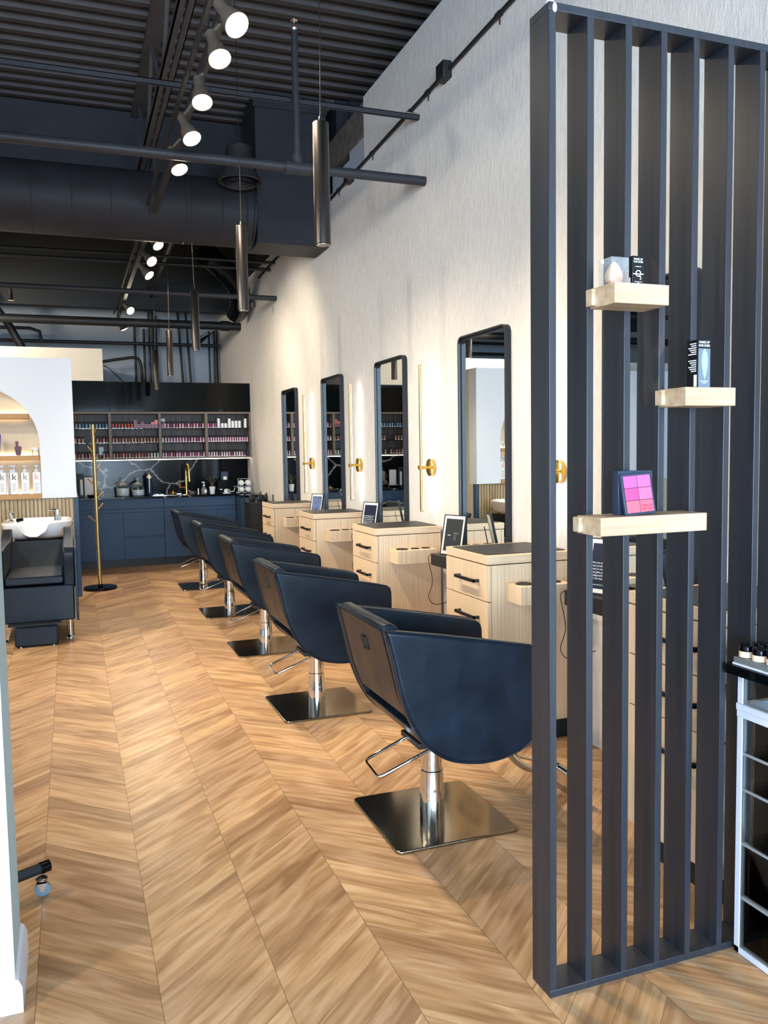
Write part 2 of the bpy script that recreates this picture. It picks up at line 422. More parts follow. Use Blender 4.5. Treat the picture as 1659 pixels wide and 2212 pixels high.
# ------------------------------------------------------------------ the room
struct('floor', MB().box(-5, 2.45, -6.1, 13.5, -0.1, 0), 'floor', smooth=False)
m = MB()
m.prism([(-6.1, 0), (13.5, 0), (13.5, 3.66), (6.32, 3.66), (6.32, 4.15), (-6.1, 4.15)], 'x', 2.25, 2.40)
struct('wall_right', m, 'textured_plaster', smooth=False)
struct('wall_right_upper', MB().box(2.34, 2.45, 6.33, 13.5, 3.6, 4.14).box(2.34, 2.45, 7.3, 13.5, 4.14, 4.6).box(3.9, 4.0, -6.1, 7.3, 4.1, 4.6).box(2.45, 4.0, 7.25, 7.3, 4.1, 4.6).box(2.40, 4.0, -6.1, 7.3, 4.05, 4.1), 'dark_duct', smooth=False)
struct('trim_1', MB().box(2.25, 2.36, 6.33, 7.25, 3.86, 4.12), 'steel_beam', bevel=0.01)
m = MB().box(2.262, 2.34, 6.33, 6.72, 3.66, 3.87).box(2.262, 2.34, 6.72, 7.2, 3.66, 3.80)
struct('trim_2', m, 'grey_paint', smooth=False)
# corrugated roof deck, ribs along X
m = MB(); y = -6.1; pit = 0.168; prof = []
while y < 13.5:
    prof += [(y, 4.50), (y+0.055, 4.50), (y+0.072, 4.545), (y+pit-0.017, 4.545)]; y += pit
prof.append((y, 4.50))
A = [m.bm.verts.new((-5, py, pz)) for py, pz in prof]; B = [m.bm.verts.new((4.0, py, pz)) for py, pz in prof]
for i in range(len(prof)-1): m._f([A[i], A[i+1], B[i+1], B[i]])
struct('ceiling', m, 'dark_ceiling', smooth=False)
struct('wall_back', MB().box(-5, 2.45, 13.34, 13.5, 0, 4.6), 'grey_paint', smooth=False)
struct('wall_left', MB().box(-5.15, -5, -6.1, 13.5, 0, 4.6), 'white_paint', smooth=False)
# storefront: three windows in the wall behind the camera
m = MB().box(-5, 2.4, -6.1, -6, 0, 0.15).box(-5, 2.4, -6.1, -6, 2.75, 4.6)
for xa, xb in ((-5, -4.6), (-2.4, -2.25), (-0.05, 0.2), (2.3, 2.4)): m.box(xa, xb, -6.1, -6, 0.15, 2.75)
struct('wall_front', m, 'white_paint', smooth=False)
for i, (xa, xb) in enumerate(((-4.6, -2.4), (-2.25, -0.05), (0.2, 2.3))):
    m = MB().box(xa, xa+0.05, -6.06, -6, 0.15, 2.75).box(xb-0.05, xb, -6.06, -6, 0.15, 2.75)
    m.box(xa, xb, -6.06, -6, 0.15, 0.20).box(xa, xb, -6.06, -6, 2.70, 2.75).box(xa, xb, -6.06, -6, 2.1, 2.14).box((xa+xb)/2-0.02, (xa+xb)/2+0.02, -6.06, -6, 0.2, 2.1)
    struct('window_%d' % (i+1), m, 'matte_black')
# stub of wall at the left edge of the view, with its white baseboard
struct('wall_near_left', MB().box(-2.2, -0.185, 2.22, 2.46, 0, 3.0), 'pale_blue_paint', smooth=False)
m = MB().prism([(2.205, 0), (2.475, 0), (2.475, 0.065), (2.467, 0.085), (2.46, 0.09), (2.22, 0.09), (2.213, 0.085), (2.205, 0.065)], 'x', -2.2, -0.185)
m.prism([(-0.185, 0), (-0.168, 0), (-0.168, 0.065), (-0.176, 0.085), (-0.185, 0.09)], 'y', 2.205, 2.475)
struct('baseboard_near_left', m, 'white_metal')

# shampoo partition: lower slatted part, white upper block with an arched niche
struct('wall_partition_lower', MB().box(-5, 0.052, 8.80, 10.4, 0, 0.99), 'beige_paint', smooth=False)
struct('wall_partition_core', MB().box(-5, 0.042, 8.92, 10.4, 0.99, 2.34), 'beige_paint', smooth=False)
cx, cz, R = -0.85, 1.50, 0.578
pts = [(-5, 0.99), (cx-R, 0.99)]
pts += [(cx-R*math.cos(a*PI/40), cz+R*math.sin(a*PI/40)) for a in range(41)]
pts += [(cx+R, 0.99), (0.042, 0.99), (0.042, 2.34), (-5, 2.34)]
struct('wall_partition_face', MB().prism(pts, 'y', 8.73, 8.92), 'white_paint', angle=20)
m = MB(); x = -2.4
while x < 0.0:
    m.box(x, x+0.027, 8.755, 8.80, 0.0, 0.985); x += 0.036
m.box(-2.4, 0.015, 8.775, 8.80, 0, 0.985)
struct('trim_3', m, 'slat_oak', smooth=False)
struct('trim_4', MB().box(0.016, 0.056, 8.745, 8.80, 0, 0.988), 'slate_cabinet', bevel=0.002)
tag(MB().box(-0.002, 0.012, 8.735, 8.752, 0.03, 0.10).build('socket_plate', 'white_plastic', origin=(0.005, 8.745, 0.03)), 'small white plate low on the slatted panel end beside the shampoo chair', 'socket')
struct('wall_bulkhead', MB().box(-5, 0.42, 10.97, 13.34, 2.315, 2.71), 'cream_paint', smooth=False)
struct('wall_kitchen', MB().box(-5, 2.25, 11.285, 11.40, 0, 2.30), 'grey_paint', smooth=False)

# ------------------------------------------------------------------ overhead things
def pipe(name, label, cat, pts, r, mat='dark_pipe', n=14, group=None):
    return tag(MB().tube(pts, r, n).build(name, mat, origin=pts[0]), label, cat, group)
# main sprinkler pipe with its riser
t = thing('sprinkler_pipe', 'thick dark grey sprinkler pipe crossing nearest below the deck, with a riser', 'pipe', (2.25, 5.143, 3.155))
MB().tube([(-5, 5.143, 3.155), (2.25, 5.143, 3.155)], 0.030, 16).build('pipe_run', 'dark_pipe', t)
MB().tube([(1.39, 5.143, 3.155), (1.39, 5.143, 3.97)], 0.021, 14).build('riser', 'dark_pipe', t)
MB().tube([(1.31, 5.143, 3.155), (1.47, 5.143, 3.155)], 0.040, 16).tube([(1.39, 5.143, 3.16), (1.39, 5.143, 3.23)], 0.034, 14).build('tee_fitting', 'dark_pipe', t)
MB().lathe([(0.014, 3.97), (0.020, 3.985), (0.008, 4.0), (0.006, 4.03), (0.022, 4.032), (0.022, 4.038)], (1.39, 5.143, 0)).build('sprinkler_head', 'silver_cap', t)
t = thing('strut_channel', 'thin dark strut crossing high below the roof deck to the right wall', 'rail', (2.25, 5.229, 3.59))
MB().box(-5, 2.25, 5.215, 5.219, 3.575, 3.605).box(-5, 2.25, 5.239, 5.243, 3.575, 3.605).box(-5, 2.25, 5.215, 5.243, 3.60, 3.605).build('channel', 'dark_pipe', t)
MB().tube([(2.16, 5.229, 3.612), (2.25, 5.229, 3.612)], 0.007, 8).build('rod_end', 'silver_cap', t)
t = thing('valve_pipe', 'dark pipe crossing behind the square duct, with a hanging valve near its end', 'pipe', (2.25, 9.36, 3.13))
MB().tube([(2.25, 9.36, 3.13), (-5, 9.36, 3.13)], 0.028, 14).build('pipe_run', 'dark_pipe', t)
MB().lathe([(0.03, 0), (0.03, 0.05), (0.012, 0.07), (0.02, 0.09)], (1.98, 9.36, 3.02), 12).build('drain_valve', 'black_pipe', t)
MB().lathe([(0.012, 3.12), (0.02, 3.08), (0.02, 3.0), (0.03, 2.98)], (-0.50, 9.36, 0), 12).build('sprinkler_head', 'silver_cap', t)
t = thing('main_pipe', 'thickest dark pipe crossing in front of the grey back wall', 'pipe', (2.25, 11.49, 3.12))
MB().tube([(2.25, 11.49, 3.12), (-5, 11.49, 3.12)], 0.055, 18).build('pipe_run', 'black_pipe', t)
MB().tube([(1.98, 11.49, 3.12), (2.10, 11.49, 3.12)], 0.068, 16).build('coupling', 'black_pipe', t)
pipe('ceiling_pipe', 'upper of two thin dark bars behind the square duct', 'pipe', [(2.25, 9.39, 3.53), (-5, 9.39, 3.50)], 0.016, 'black_pipe')
pipe('ceiling_pipe', 'lower of two thin dark bars behind the square duct', 'pipe', [(2.25, 9.62, 3.50), (-5, 9.62, 3.47)], 0.018, 'black_pipe')
pipe('ceiling_pipe', 'low thin pipe running along the top of the grey back wall', 'pipe', [(2.2, 12.9, 3.03), (-5, 12.9, 3.02)], 0.024, 'black_pipe')
pipe('ceiling_pipe', 'short thin pipe ending in a brass elbow above the bulkhead', 'pipe', [(-5, 12.6, 3.16), (-0.45, 12.6, 3.16), (-0.33, 12.6, 3.12), (-0.31, 12.6, 3.0)], 0.022, 'black_pipe')
# joists and girders of the roof
def joist(x, y0, y1, label):
    t = thing('roof_joist', label, 'joist', (x, y0, 3.86))
    MB().box(x-0.045, x-0.008, y0, y1, 3.86, 3.885).box(x+0.008, x+0.045, y0, y1, 3.86, 3.885).box(x-0.045, x-0.039, y0, y1, 3.86, 3.92).box(x+0.039, x+0.045, y0, y1, 3.86, 3.92).build('bottom_chord', 'dark_ceiling', t)
    MB().box(x-0.06, x+0.06, y0, y1, 4.455, 4.495).build('top_chord', 'dark_ceiling', t)
    yy = y0+0.2; k = 0; w = MB()
    while yy+0.6 < y1:
        a, b = ((3.89, 4.47) if k % 2 == 0 else (4.47, 3.89))
        w.tube([(x, yy, a), (x, yy+0.6, b)], 0.016, 8); yy += 0.6; k += 1
    w.build('web', 'dark_ceiling', t)
joist(0.70, -2.5, 8.1, 'open web steel joist running above the lit track lamps')
joist(-1.10, -2.5, 8.1, 'open web steel joist at the left of the roof deck')
joist(-2.9, -2.5, 8.1, 'open web steel joist furthest left under the deck')
t = thing('roof_girder', 'wide dark girder across the room behind the round duct', 'girder', (0, 8.2, 3.75))
MB().box(-5, 2.34, 8.12, 8.15, 3.78, 4.5).build('web', 'dark_duct', t)
MB().box(-5, 2.34, 8.05, 8.25, 3.75, 3.78).build('flange', 'dark_duct', t)
t = thing('roof_girder', 'black girder near the back wall above the thick pipe', 'girder', (0, 12.3, 3.4))
MB().box(-5, 2.34, 12.28, 12.32, 3.45, 4.5).build('web', 'black_pipe', t)
MB().box(-5, 2.34, 12.2, 12.4, 3.42, 3.45).build('flange', 'black_pipe', t)
for x, lb in ((-1.3, 'left'), (0.78, 'middle'), (1.15, 'right')):
    pipe('cross_brace', 'dark roof brace beyond the round duct, %s one of three' % lb, 'brace', [(x, 8.2, 3.82), (x, 12.25, 3.62)], 0.03, 'black_pipe', 8, 'roof braces at the back')

# big round duct, square drop and diffuser
t = thing('round_duct', 'large round dark spiral duct crossing the room', 'duct', (-1.7, 7.5, 3.52))
m = MB(); prof = []
x = -5.0
while x < 1.6:
    prof += [(0.285, min(x, 1.59)), (0.285, min(x+0.290, 1.59)), (0.2875, min(x+0.292, 1.59)), (0.285, min(x+0.296, 1.59))]; x += 0.30
m.lathe(prof, (0, 7.51, 3.505), 40, 'x'); m.build('duct_shell', 'dark_duct', t, angle=50)
MB().lathe([(0.287, 1.50), (0.30, 1.51), (0.30, 1.56), (0.287, 1.57)], (0, 7.51, 3.505), 40, 'x').build('collar', 'dark_duct', t)
t = thing('square_duct', 'dark square duct dropping from the roof beside the textured wall', 'duct', (1.92, 7.5, 3.22))
MB().box(1.60, 2.24, 7.285, 7.73, 3.22, 4.5).build('duct_shell', 'dark_duct', t, bevel=0.006)
MB().box(1.585, 2.245, 7.27, 7.745, 4.36, 4.42).build('flange', 'dark_duct', t)
t = thing('air_diffuser', 'round dark ceiling diffuser hanging in front of the ducts', 'vent', (1.40, 7.0, 3.60))
MB().lathe([(0.10, 3.90), (0.10, 3.76), (0.165, 3.66), (0.178, 3.625), (0.172, 3.62), (0.15, 3.635)], (1.40, 7.0, 0), 32, cap=False).tube([(1.40, 7.0, 3.84), (1.40, 7.06, 3.88), (1.40, 7.30, 3.72)], 0.1, 20).build('cone', 'dark_pipe', t)
for i, r in enumerate((0.13, 0.095, 0.06)):
    MB().lathe([(r, 3.60+0.012*i), (r-0.022, 3.63+0.012*i), (r-0.024, 3.628+0.012*i), (r-0.003, 3.597+0.012*i)], (1.40, 7.0, 0), 28, cap=False).build('ring', 'dark_pipe', t)
MB().lathe([(0.03, 3.62), (0.03, 3.66), (0.001, 3.66)], (1.40, 7.0, 0), 16).build('hub', 'silver_cap', t)
# flexible black duct hugging the wall near the back
pts = [(1.55, 9.9, 3.70), (1.75, 10.1, 3.62), (1.98, 10.3, 3.45), (2.08, 10.6, 3.30), (2.10, 11.0, 3.22)]
sp = spline(pts, 8); tag(MB().tube(sp, [0.13+0.008*(i % 2) for i in range(len(sp))], 16).build('flexible_duct', 'black_gloss', origin=pts[0]), 'black ribbed flexible duct bending down near the right wall', 'duct')
pipe('flexible_hose', 'dark corrugated hose slanting down to the bulkhead at upper left', 'hose', [(-0.95, 12.0, 3.5), (-0.7, 12.1, 3.15), (-0.48, 12.2, 2.72)], 0.05, 'black_pipe')
# conduit on the right wall
t = thing('wall_conduit', 'black electrical conduit climbing the textured right wall', 'conduit', (2.24, 4, 3.7))
def cz_(y): return 3.735-0.030*(y-3.2)
MB().tube([(2.235, y, cz_(y)) for y in (0, 2, 4, 6, 8, 10.2)], 0.0125, 10).build('tube', 'black_pipe', t)
for y in (4.77, 6.62):
    z = cz_(y); MB().box(2.19, 2.25, y-0.055, y+0.055, z-0.05, z+0.05).build('junction_box', 'black_pipe', t, bevel=0.006)
for y in (4.1, 5.35, 5.05, 6.1, 6.95):
    z = cz_(y); MB().tube([(2.235, y-0.02, z), (2.235, y+0.02, z)], 0.017, 8).tube([(2.24, y, z-0.005), (2.24, y, z-0.05)], 0.004, 6).build('strap', 'black_pipe', t)
# vertical conduits on the grey back wall
for i, (x, z1) in enumerate(((0.985, 3.35), (1.12, 3.3), (1.20, 3.9), (1.25, 3.8), (1.30, 3.5))):
    pipe('back_conduit', 'thin black conduit down the grey back wall, one of the cluster beside the bulkhead', 'conduit', [(x, 13.28, 2.3), (x, 13.28, z1)], 0.017, 'black_pipe', 8, 'conduits left of centre on the back wall')
for i, (x, z1) in enumerate(((1.62, 3.9), (1.74, 3.9))):
    pipe('back_conduit', 'slightly leaning black conduit on the grey back wall, right pair', 'conduit', [(x+0.07, 13.28, 2.3), (x+0.05, 13.28, 2.75), (x, 13.28, z1)], 0.018, 'black_pipe', 8, 'right pair of conduits on the back wall')
for x, r in ((2.19, 0.035), (2.10, 0.014)):
    pipe('back_conduit', '%s vertical black pipe in the far right corner' % ('thick' if r > .02 else 'thin'), 'conduit', [(x, 13.2 if r > .02 else 13.28, 2.3), (x, 13.2 if r > .02 else 13.28, 3.3), (x-0.25, 13.2 if r > .02 else 13.28, 3.12)], r, 'black_pipe', 8)
pipe('bent_conduit', 'black conduit bending from the bulkhead down behind the cabinets', 'conduit', spline([(0.42, 12.9, 2.74), (0.75, 12.9, 2.80), (0.95, 12.9, 2.82), (1.03, 12.9, 2.72), (1.05, 12.9, 2.3)], 6), 0.022, 'black_pipe', 10)
pipe('thin_cable', 'thin dark cable sagging across the grey back wall', 'cable', spline([(0.40, 13.2, 2.78), (0.6, 13.2, 2.68), (0.85, 13.2, 2.45), (1.1, 13.2, 2.35)], 6), 0.006, 'black_pipe', 6)

# ------------------------------------------------------------------ track lamps
def track(y0, y1, label):
    t = thing('lighting_track', label, 'light track', (0.72, y0, 3.36))
    MB().box(0.70, 0.74, y0, y1, 3.35, 3.39).build('rail', 'dark_pipe', t)
    MB().box(0.655, 0.675, y0, y1, 3.40, 3.43).build('support_strut', 'dark_pipe', t)
    for yy in (y0+0.3, (y0+y1)/2, y1-0.3): MB().tube([(0.70, yy, 3.39), (0.70, yy, 3.86 if y1 < 8 else 3.7)], 0.006, 6).build('hanger', 'dark_pipe', t)
track(1.2, 7.1, 'front lighting track holding five lit lamps')
track(7.95, 12.6, 'rear lighting track beyond the round duct')
HEADS = [((0.70, 3.468, 3.118), (0.45, -0.8, -1.0), 'nearest and largest lit track lamp at the top'),
 ((0.70, 3.873, 3.16), (0.2, -0.6, -1.1), 'second lit track lamp from the top'),
 ((0.70, 4.402, 3.174), (0.05, -0.55, -1.1), 'third lit track lamp from the top'),
 ((0.70, 4.791, 3.13), (0.35, -0.6, -1.1), 'fourth lit track lamp, just above the thick pipe'),
 ((0.70, 5.352, 3.138), (0.3, -0.5, -1.1), 'fifth lit track lamp, in front of the round duct'),
 ((0.833, 8.0, 3.30), (0.5, -0.6, -0.9), 'topmost of three clustered lamps under the round duct'),
 ((0.80, 8.3, 3.22), (0.6, -0.9, -0.9), 'middle of three clustered lamps under the round duct'),
 ((0.80, 8.6, 3.15), (0.7, -0.5, -0.9), 'lowest of three clustered lamps under the round duct'),
 ((0.801, 11.3, 3.24), (0.5, -0.9, -0.7), 'single lit lamp far back near the grey wall'),
 ((0.768, 12.2, 3.133), (0.5, 0.2, -1.0), 'dim furthest track lamp above the bulkhead')]
for i, (p, d, lb) in enumerate(HEADS):
    P = Vector(p); D = Vector(d).normalized(); s = 0.048
    t = thing('track_lamp', lb, 'lamp', p, 'lit track lamps')
    q = D.to_track_quat('Z', 'Y').to_matrix().to_4x4(); X = Matrix.Translation(P) @ q
    def lath(prof, n=24):
        mm = MB(); mm.lathe(prof, (0, 0, 0), n); bmesh.ops.transform(mm.bm, matrix=X, verts=mm.bm.verts); return mm
    lath([(0.012, -0.17), (0.024, -0.165), (0.026, -0.10), (0.038, -0.07), (0.051, -0.01), (0.053, 0.0), (0.050, 0.0), (0.044, -0.012)], 24).build('housing', 'lamp_housing', t)
    lath([(0.049, -0.004), (0.044, 0.004), (0.02, 0.010), (0.001, 0.012)], 20).build('bulb_face', 'bulb', t)
    MB().tube([P-D*0.13, P-D*0.16, (0.72, P.y-D.y*0.16, 3.35)], 0.008, 8).build('stem', 'lamp_housing', t)
    if i < 9:
        light('track_spot', 'SPOT', P+D*0.03, 80 if i < 5 else [100, 190, 90, 190][i-5], (1.0, 0.84, 0.62), (P+D*3+Vector((0.4, 1.2, 0))) if i < 5 else Vector([(2.2, 8.6, 2.0), (0.6, 7.4, 0), (2.2, 9.6, 1.6), (0.7, 9.6, 0)][i-5]), spot_size=math.radians(95), spot_blend=0.8, shadow_soft_size=0.04)

# added track left of the view, put in to light the floor and shampoo wall
t = thing('lighting_track', 'added unseen lighting track over the left half of the salon', 'light track', (-2.4, 0.0, 3.36))
MB().box(-2.42, -2.38, 0.0, 7.15, 3.35, 3.39).build('rail', 'dark_pipe', t)
for yy in (0.4, 3.6, 6.9): MB().tube([(-2.40, yy, 3.39), (-2.40, yy, 4.5)], 0.006, 6).build('hanger', 'dark_pipe', t)
for i, yy in enumerate((0.8, 2.3, 3.8, 5.3, 6.8)):
    P = Vector((-2.4, yy, 3.16)); D = Vector((1.0, 0.45, -0.95)).normalized()
    t = thing('track_lamp', 'added unseen track lamp over the left half of the salon', 'lamp', P, 'added track lamps left of the view')
    q = D.to_track_quat('Z', 'Y').to_matrix().to_4x4(); X = Matrix.Translation(P) @ q
    lath([(0.012, -0.17), (0.024, -0.165), (0.026, -0.10), (0.038, -0.07), (0.051, -0.01), (0.053, 0.0), (0.050, 0.0), (0.044, -0.012)], 24).build('housing', 'lamp_housing', t)
    lath([(0.049, -0.004), (0.044, 0.004), (0.02, 0.010), (0.001, 0.012)], 20).build('bulb_face', 'bulb', t)
    MB().tube([P-D*0.13, P-D*0.16, (-2.4, P.y-D.y*0.16, 3.35)], 0.008, 8).build('stem', 'lamp_housing', t)
    light('track_spot', 'SPOT', P+D*0.03, 190, (1.0, 0.88, 0.70), P+D*3, spot_size=math.radians(110), spot_blend=0.9, shadow_soft_size=0.10)  # fill spot of the added left track

t = thing('lighting_track', 'added unseen rear left lighting track behind the shampoo partition', 'light track', (-1.6, 9.0, 3.36))  # unseen track, added to brighten the bulkhead and back wall
MB().box(-1.62, -1.58, 9.0, 11.3, 3.35, 3.39).build('rail', 'dark_pipe', t)
for yy in (9.2, 11.1): MB().tube([(-1.60, yy, 3.39), (-1.60, yy, 4.5)], 0.006, 6).build('hanger', 'dark_pipe', t)
for yy in (9.3, 10.4):
    P = Vector((-1.6, yy, 3.16)); D = Vector((0.9, 1.0, -0.35)).normalized()
    t = thing('track_lamp', 'added unseen track lamp on the rear left track', 'lamp', P, 'added track lamps at the rear left')
    q = D.to_track_quat('Z', 'Y').to_matrix().to_4x4(); X = Matrix.Translation(P) @ q
    lath([(0.012, -0.17), (0.024, -0.165), (0.026, -0.10), (0.038, -0.07), (0.051, -0.01), (0.053, 0.0), (0.050, 0.0), (0.044, -0.012)], 24).build('housing', 'lamp_housing', t)
    lath([(0.049, -0.004), (0.044, 0.004), (0.02, 0.010), (0.001, 0.012)], 20).build('bulb_face', 'bulb', t)
    MB().tube([P-D*0.13, P-D*0.16, (-1.6, P.y-D.y*0.16, 3.35)], 0.008, 8).build('stem', 'lamp_housing', t)
    light('track_spot', 'SPOT', P+D*0.03, 120, (1.0, 0.88, 0.70), P+D*3, spot_size=math.radians(110), spot_blend=0.9, shadow_soft_size=0.10)  # fill spot of the added rear left track

# pendants
for i, (Y_, zt, zb) in enumerate(((3.33, 2.723, 2.240), (5.00, 2.735, 2.243), (6.99, 2.722, 2.241), (8.88, 2.66, 2.20), (10.35, 2.64, 2.172))):
    t = thing('pendant_lamp', ['nearest and largest slim black cylinder pendant', 'second pendant from the front, in front of the textured wall', 'third pendant from the front, above the back cabinets', 'fourth pendant, seen against the grey back wall', 'furthest pendant, its tip in front of the glossy cabinets'][i], 'pendant lamp', (1.0, Y_, zb), 'slim cylinder pendants in a row')
    local(t)
    h = zt-zb
    MB().lathe([(0.030, 0), (0.033, 0.002), (0.033, h-0.003), (0.031, h), (0.004, h)], (0, 0, 0), 28).build('cylinder', 'gunmetal', t)
    MB().lathe([(0.028, -0.001), (0.028, 0.004), (0.02, 0.012), (0.001, 0.012)], (0, 0, -0.001), 20).build('lens', 'silver_cap', t)
    MB().lathe([(0.008, h), (0.008, h+0.02), (0.003, h+0.028)], (0, 0, 0), 10).build('cord_grip', 'gunmetal', t)
    w = 0.008*math.sin(i*2+1)
    MB().tube(spline([(0, 0, h+0.02), (w, 0, h+0.5), (-w*0.6, 0, h+1.0), (0, 0, 4.50-zb)], 5), 0.0022, 6).build('cord', 'gunmetal', t)

# ------------------------------------------------------------------ slatted divider screen
YS, YB = 1.754, 1.842
t = thing('slatted_screen', 'tall black slatted wood divider standing in the foreground', 'room divider', (1.65, YS, 0))
MB().box(1.088, 2.24, YS, YB, 0, 0.019).build('bottom_board', 'stained', t, bevel=0.0012)
MB().box(1.088, 2.24, YS, YB, 2.421, 2.440).build('top_board', 'stained', t, bevel=0.0012)
PX = [1.088, 1.194, 1.303, 1.4085, 1.5085, 1.6185, 1.7225, 1.829, 1.935, 2.04, 2.145]
for i, x in enumerate(PX):
    MB().box(x, x+0.019, YS, YB, 0.019, 2.421).build('slat', 'stained', t, bevel=0.0012)
MB().sphere((1.098, 1.765, 2.44), 0.010, (1, 1, 1.3), 10).sphere((1.104, 1.757, 2.428), 0.007, (1, 1, 1.8), 10).build('glue_blob', 'white_plastic', t)
# block shelves pushed between the slats
def block(x0, x1, z0, z1, label):
    t = thing('block_shelf', label, 'shelf', ((x0+x1)/2, 1.70, z0))
    MB().box(x0, x1, 1.654, 1.7535, z0, z1).build('plank', 'pale_ash', t, bevel=0.0015)
    MB().box(x0-0.012, x0, 1.728, 1.7535, z0+0.005, z1-0.003).build('tongue', 'pale_ash', t, bevel=0.001)
block(1.202, 1.357, 1.735, 1.783, 'top pale wood block shelf carrying the sponge box and black carton')
block(1.409, 1.5635, 1.497, 1.5425, 'right pale wood block shelf carrying the tall grey and black carton')
block(1.1655, 1.4785, 1.188, 1.2325, 'lowest and widest pale wood block shelf, under the pink palette')
# sponge in a clear box
z0 = 1.7832
m = MB().box(1.205, 1.255, 1.672, 1.722, z0, z0+0.062)
tag(m.build('clear_box', 'clear_acrylic', origin=(1.23, 1.70, z0), bevel=0.001), 'clear plastic box around a peach makeup sponge on the top block shelf', 'box')
m = MB(); m.lathe([(0.001, 0), (0.012, 0.001), (0.019, 0.008), (0.0215, 0.018), (0.0195, 0.03), (0.013, 0.043), (0.006, 0.052), (0.001, 0.055)], (1.230, 1.697, z0+0.001), 24, cap=False)
for f in m.bm.faces:
    c = f.calc_center_median()
    if c.z > z0+0.018 + 0.01*((c.x-1.23)/0.02): f.material_index = 1
tag(m.build('makeup_sponge', ['sponge_peach', 'sponge_pale'], origin=(1.230, 1.697, z0)), 'egg shaped peach makeup sponge inside the clear box', 'sponge')
# cartons
def carton(x0, x1, y0, y1, z0, z1, label):
    t = thing('cosmetic_carton', label, 'carton', ((x0+x1)/2, (y0+y1)/2, z0))
    MB().box(x0, x1, y0, y1, z0, z1).build('box_body', 'carton_black', t, bevel=0.0008); return t
t = carton(1.272, 1.305, 1.682, 1.715, z0, z0+0.070, 'small black printed carton beside the sponge box on the top shelf')
xc, yf = 1.2885, 1.6815
text('brand_text', 'MAKE UP\nFOR EVER', 0.0062, 'ink_white', t, front_y(xc, yf, z0+0.059, 1))
text('symbol', 'O', 0.022, 'ink_white', t, front_y(xc, yf, z0+0.028, 1)); text('subscript', '2', 0.011, 'ink_white', t, front_y(xc+0.006, yf-0.0002, z0+0.018, 1))
MB().box(xc-0.015, xc+0.015, yf-0.0006, yf, z0+0.0265, z0+0.0285).build('symbol_bar', 'ink_white', t)
text('small_text', 'professional', 0.0034, 'ink_white', t, front_y(xc, yf, z0+0.045, 1)); text('small_text', 'fluide fond de teint\n30 ml', 0.0028, 'ink_white', t, front_y(xc, yf, z0+0.008, 1))
side = lambda x, y, z: Matrix.Translation((x, y, z)) @ Matrix.Rotation(-PI/2, 4, 'Z') @ Matrix.Rotation(PI/2, 4, 'X')
MB().box(1.2715, 1.272, 1.69, 1.698, z0+0.002, z0+0.020).build('bar_code', 'ink_white', t)
zc = 1.5427
t = carton(1.4605, 1.4985, 1.672, 1.712, zc, zc+0.118, 'tall carton with grey front and pale swatch on the right block shelf')
xc = 1.4795; yf = 1.6716
MB().box(1.462, 1.4975, 1.6712, 1.672, zc+0.001, zc+0.096).build('grey_front', 'grey_card', t)
text('brand_text', 'MAKE UP\nFOR EVER', 0.0082, 'ink_white', t, front_y(xc, yf+0.0002, zc+0.107, 1), spacing=0.95)
dp = [(0.0, 0.020), (0.006, 0.036), (0.0098, 0.055), (0.0092, 0.078), (0.004, 0.092), (-0.001, 0.094), (-0.006, 0.086), (-0.0088, 0.066), (-0.006, 0.042)]
MB().prism([(xc+a, zc+b) for a, b in spline(dp+[dp[0]], 4)[:-1]], 'y', 1.6702, 1.6712).build('swatch', 'swatch_blue', t)
text('product_text', 'base matifiante\nlissante', 0.0042, 'ink_white', t, front_y(xc, 1.6711, zc+0.014, 1))
MB().box(1.4600, 1.4605, 1.676, 1.686, zc+0.003, zc+0.032).build('bar_code', 'ink_white', t)
for k in range(14):
    if 6 <= k <= 7: continue
    MB().box(1.4601, 1.4605, 1.678, 1.678+0.018+0.010*((k*7) % 3)/2, zc+0.040+k*0.0052, zc+0.0425+k*0.0052).build('text_line', 'ink_white', t)
# pink palette leaning on its box
zp = 1.2327
t = thing('blush_palette', 'open makeup palette with six pink pans on the lowest block shelf', 'makeup palette', (1.295, 1.68, zp))
def tilt(mb): bmesh.ops.transform(mb.bm, matrix=Matrix.Translation((1.295, 1.676, zp)) @ Matrix.Rotation(math.radians(-9), 4, 'X') @ Matrix.Rotation(math.radians(-3), 4, 'Y'), verts=mb.bm.verts); return mb
tilt(MB().prism(rrect(-0.045, 0.045, 0.001, 0.103, 0.007), 'y', -0.004, 0.004)).build('case', 'palette_case', t, bevel=0.001)
k = 0
for rz in range(3):
    for cxx in range(2):
        a = -0.0395+cxx*0.0400; b = 0.068-rz*0.0305
        tilt(MB().box(a, a+0.0385, -0.0052, -0.004, b, b+0.029)).build('pan', ['pink_a', 'pink_b', 'pink_c', 'pink_d', 'pink_e', 'pink_f'][k], t, bevel=0.0006); k += 1
text('brand_text', 'MAKE UP\nFOR EVER', 0.0075, 'pink_dark', t, Matrix.Translation((1.295, 1.676, zp)) @ Matrix.Rotation(math.radians(-9), 4, 'X') @ Matrix.Rotation(math.radians(-3), 4, 'Y') @ front_y(0.020, -0.0054, 0.018, 1))
t = thing('palette_box', 'slim dark blue box standing behind the pink palette', 'box', (1.30, 1.71, zp))
MB().box(1.247, 1.346, 1.698, 1.722, zp, zp+0.108).build('box_body', 'palette_case', t, bevel=0.001)
MB().box(1.3462, 1.3466, 1.699, 1.721, zp+0.002, zp+0.106).build('side_panel', 'grey_card', t)

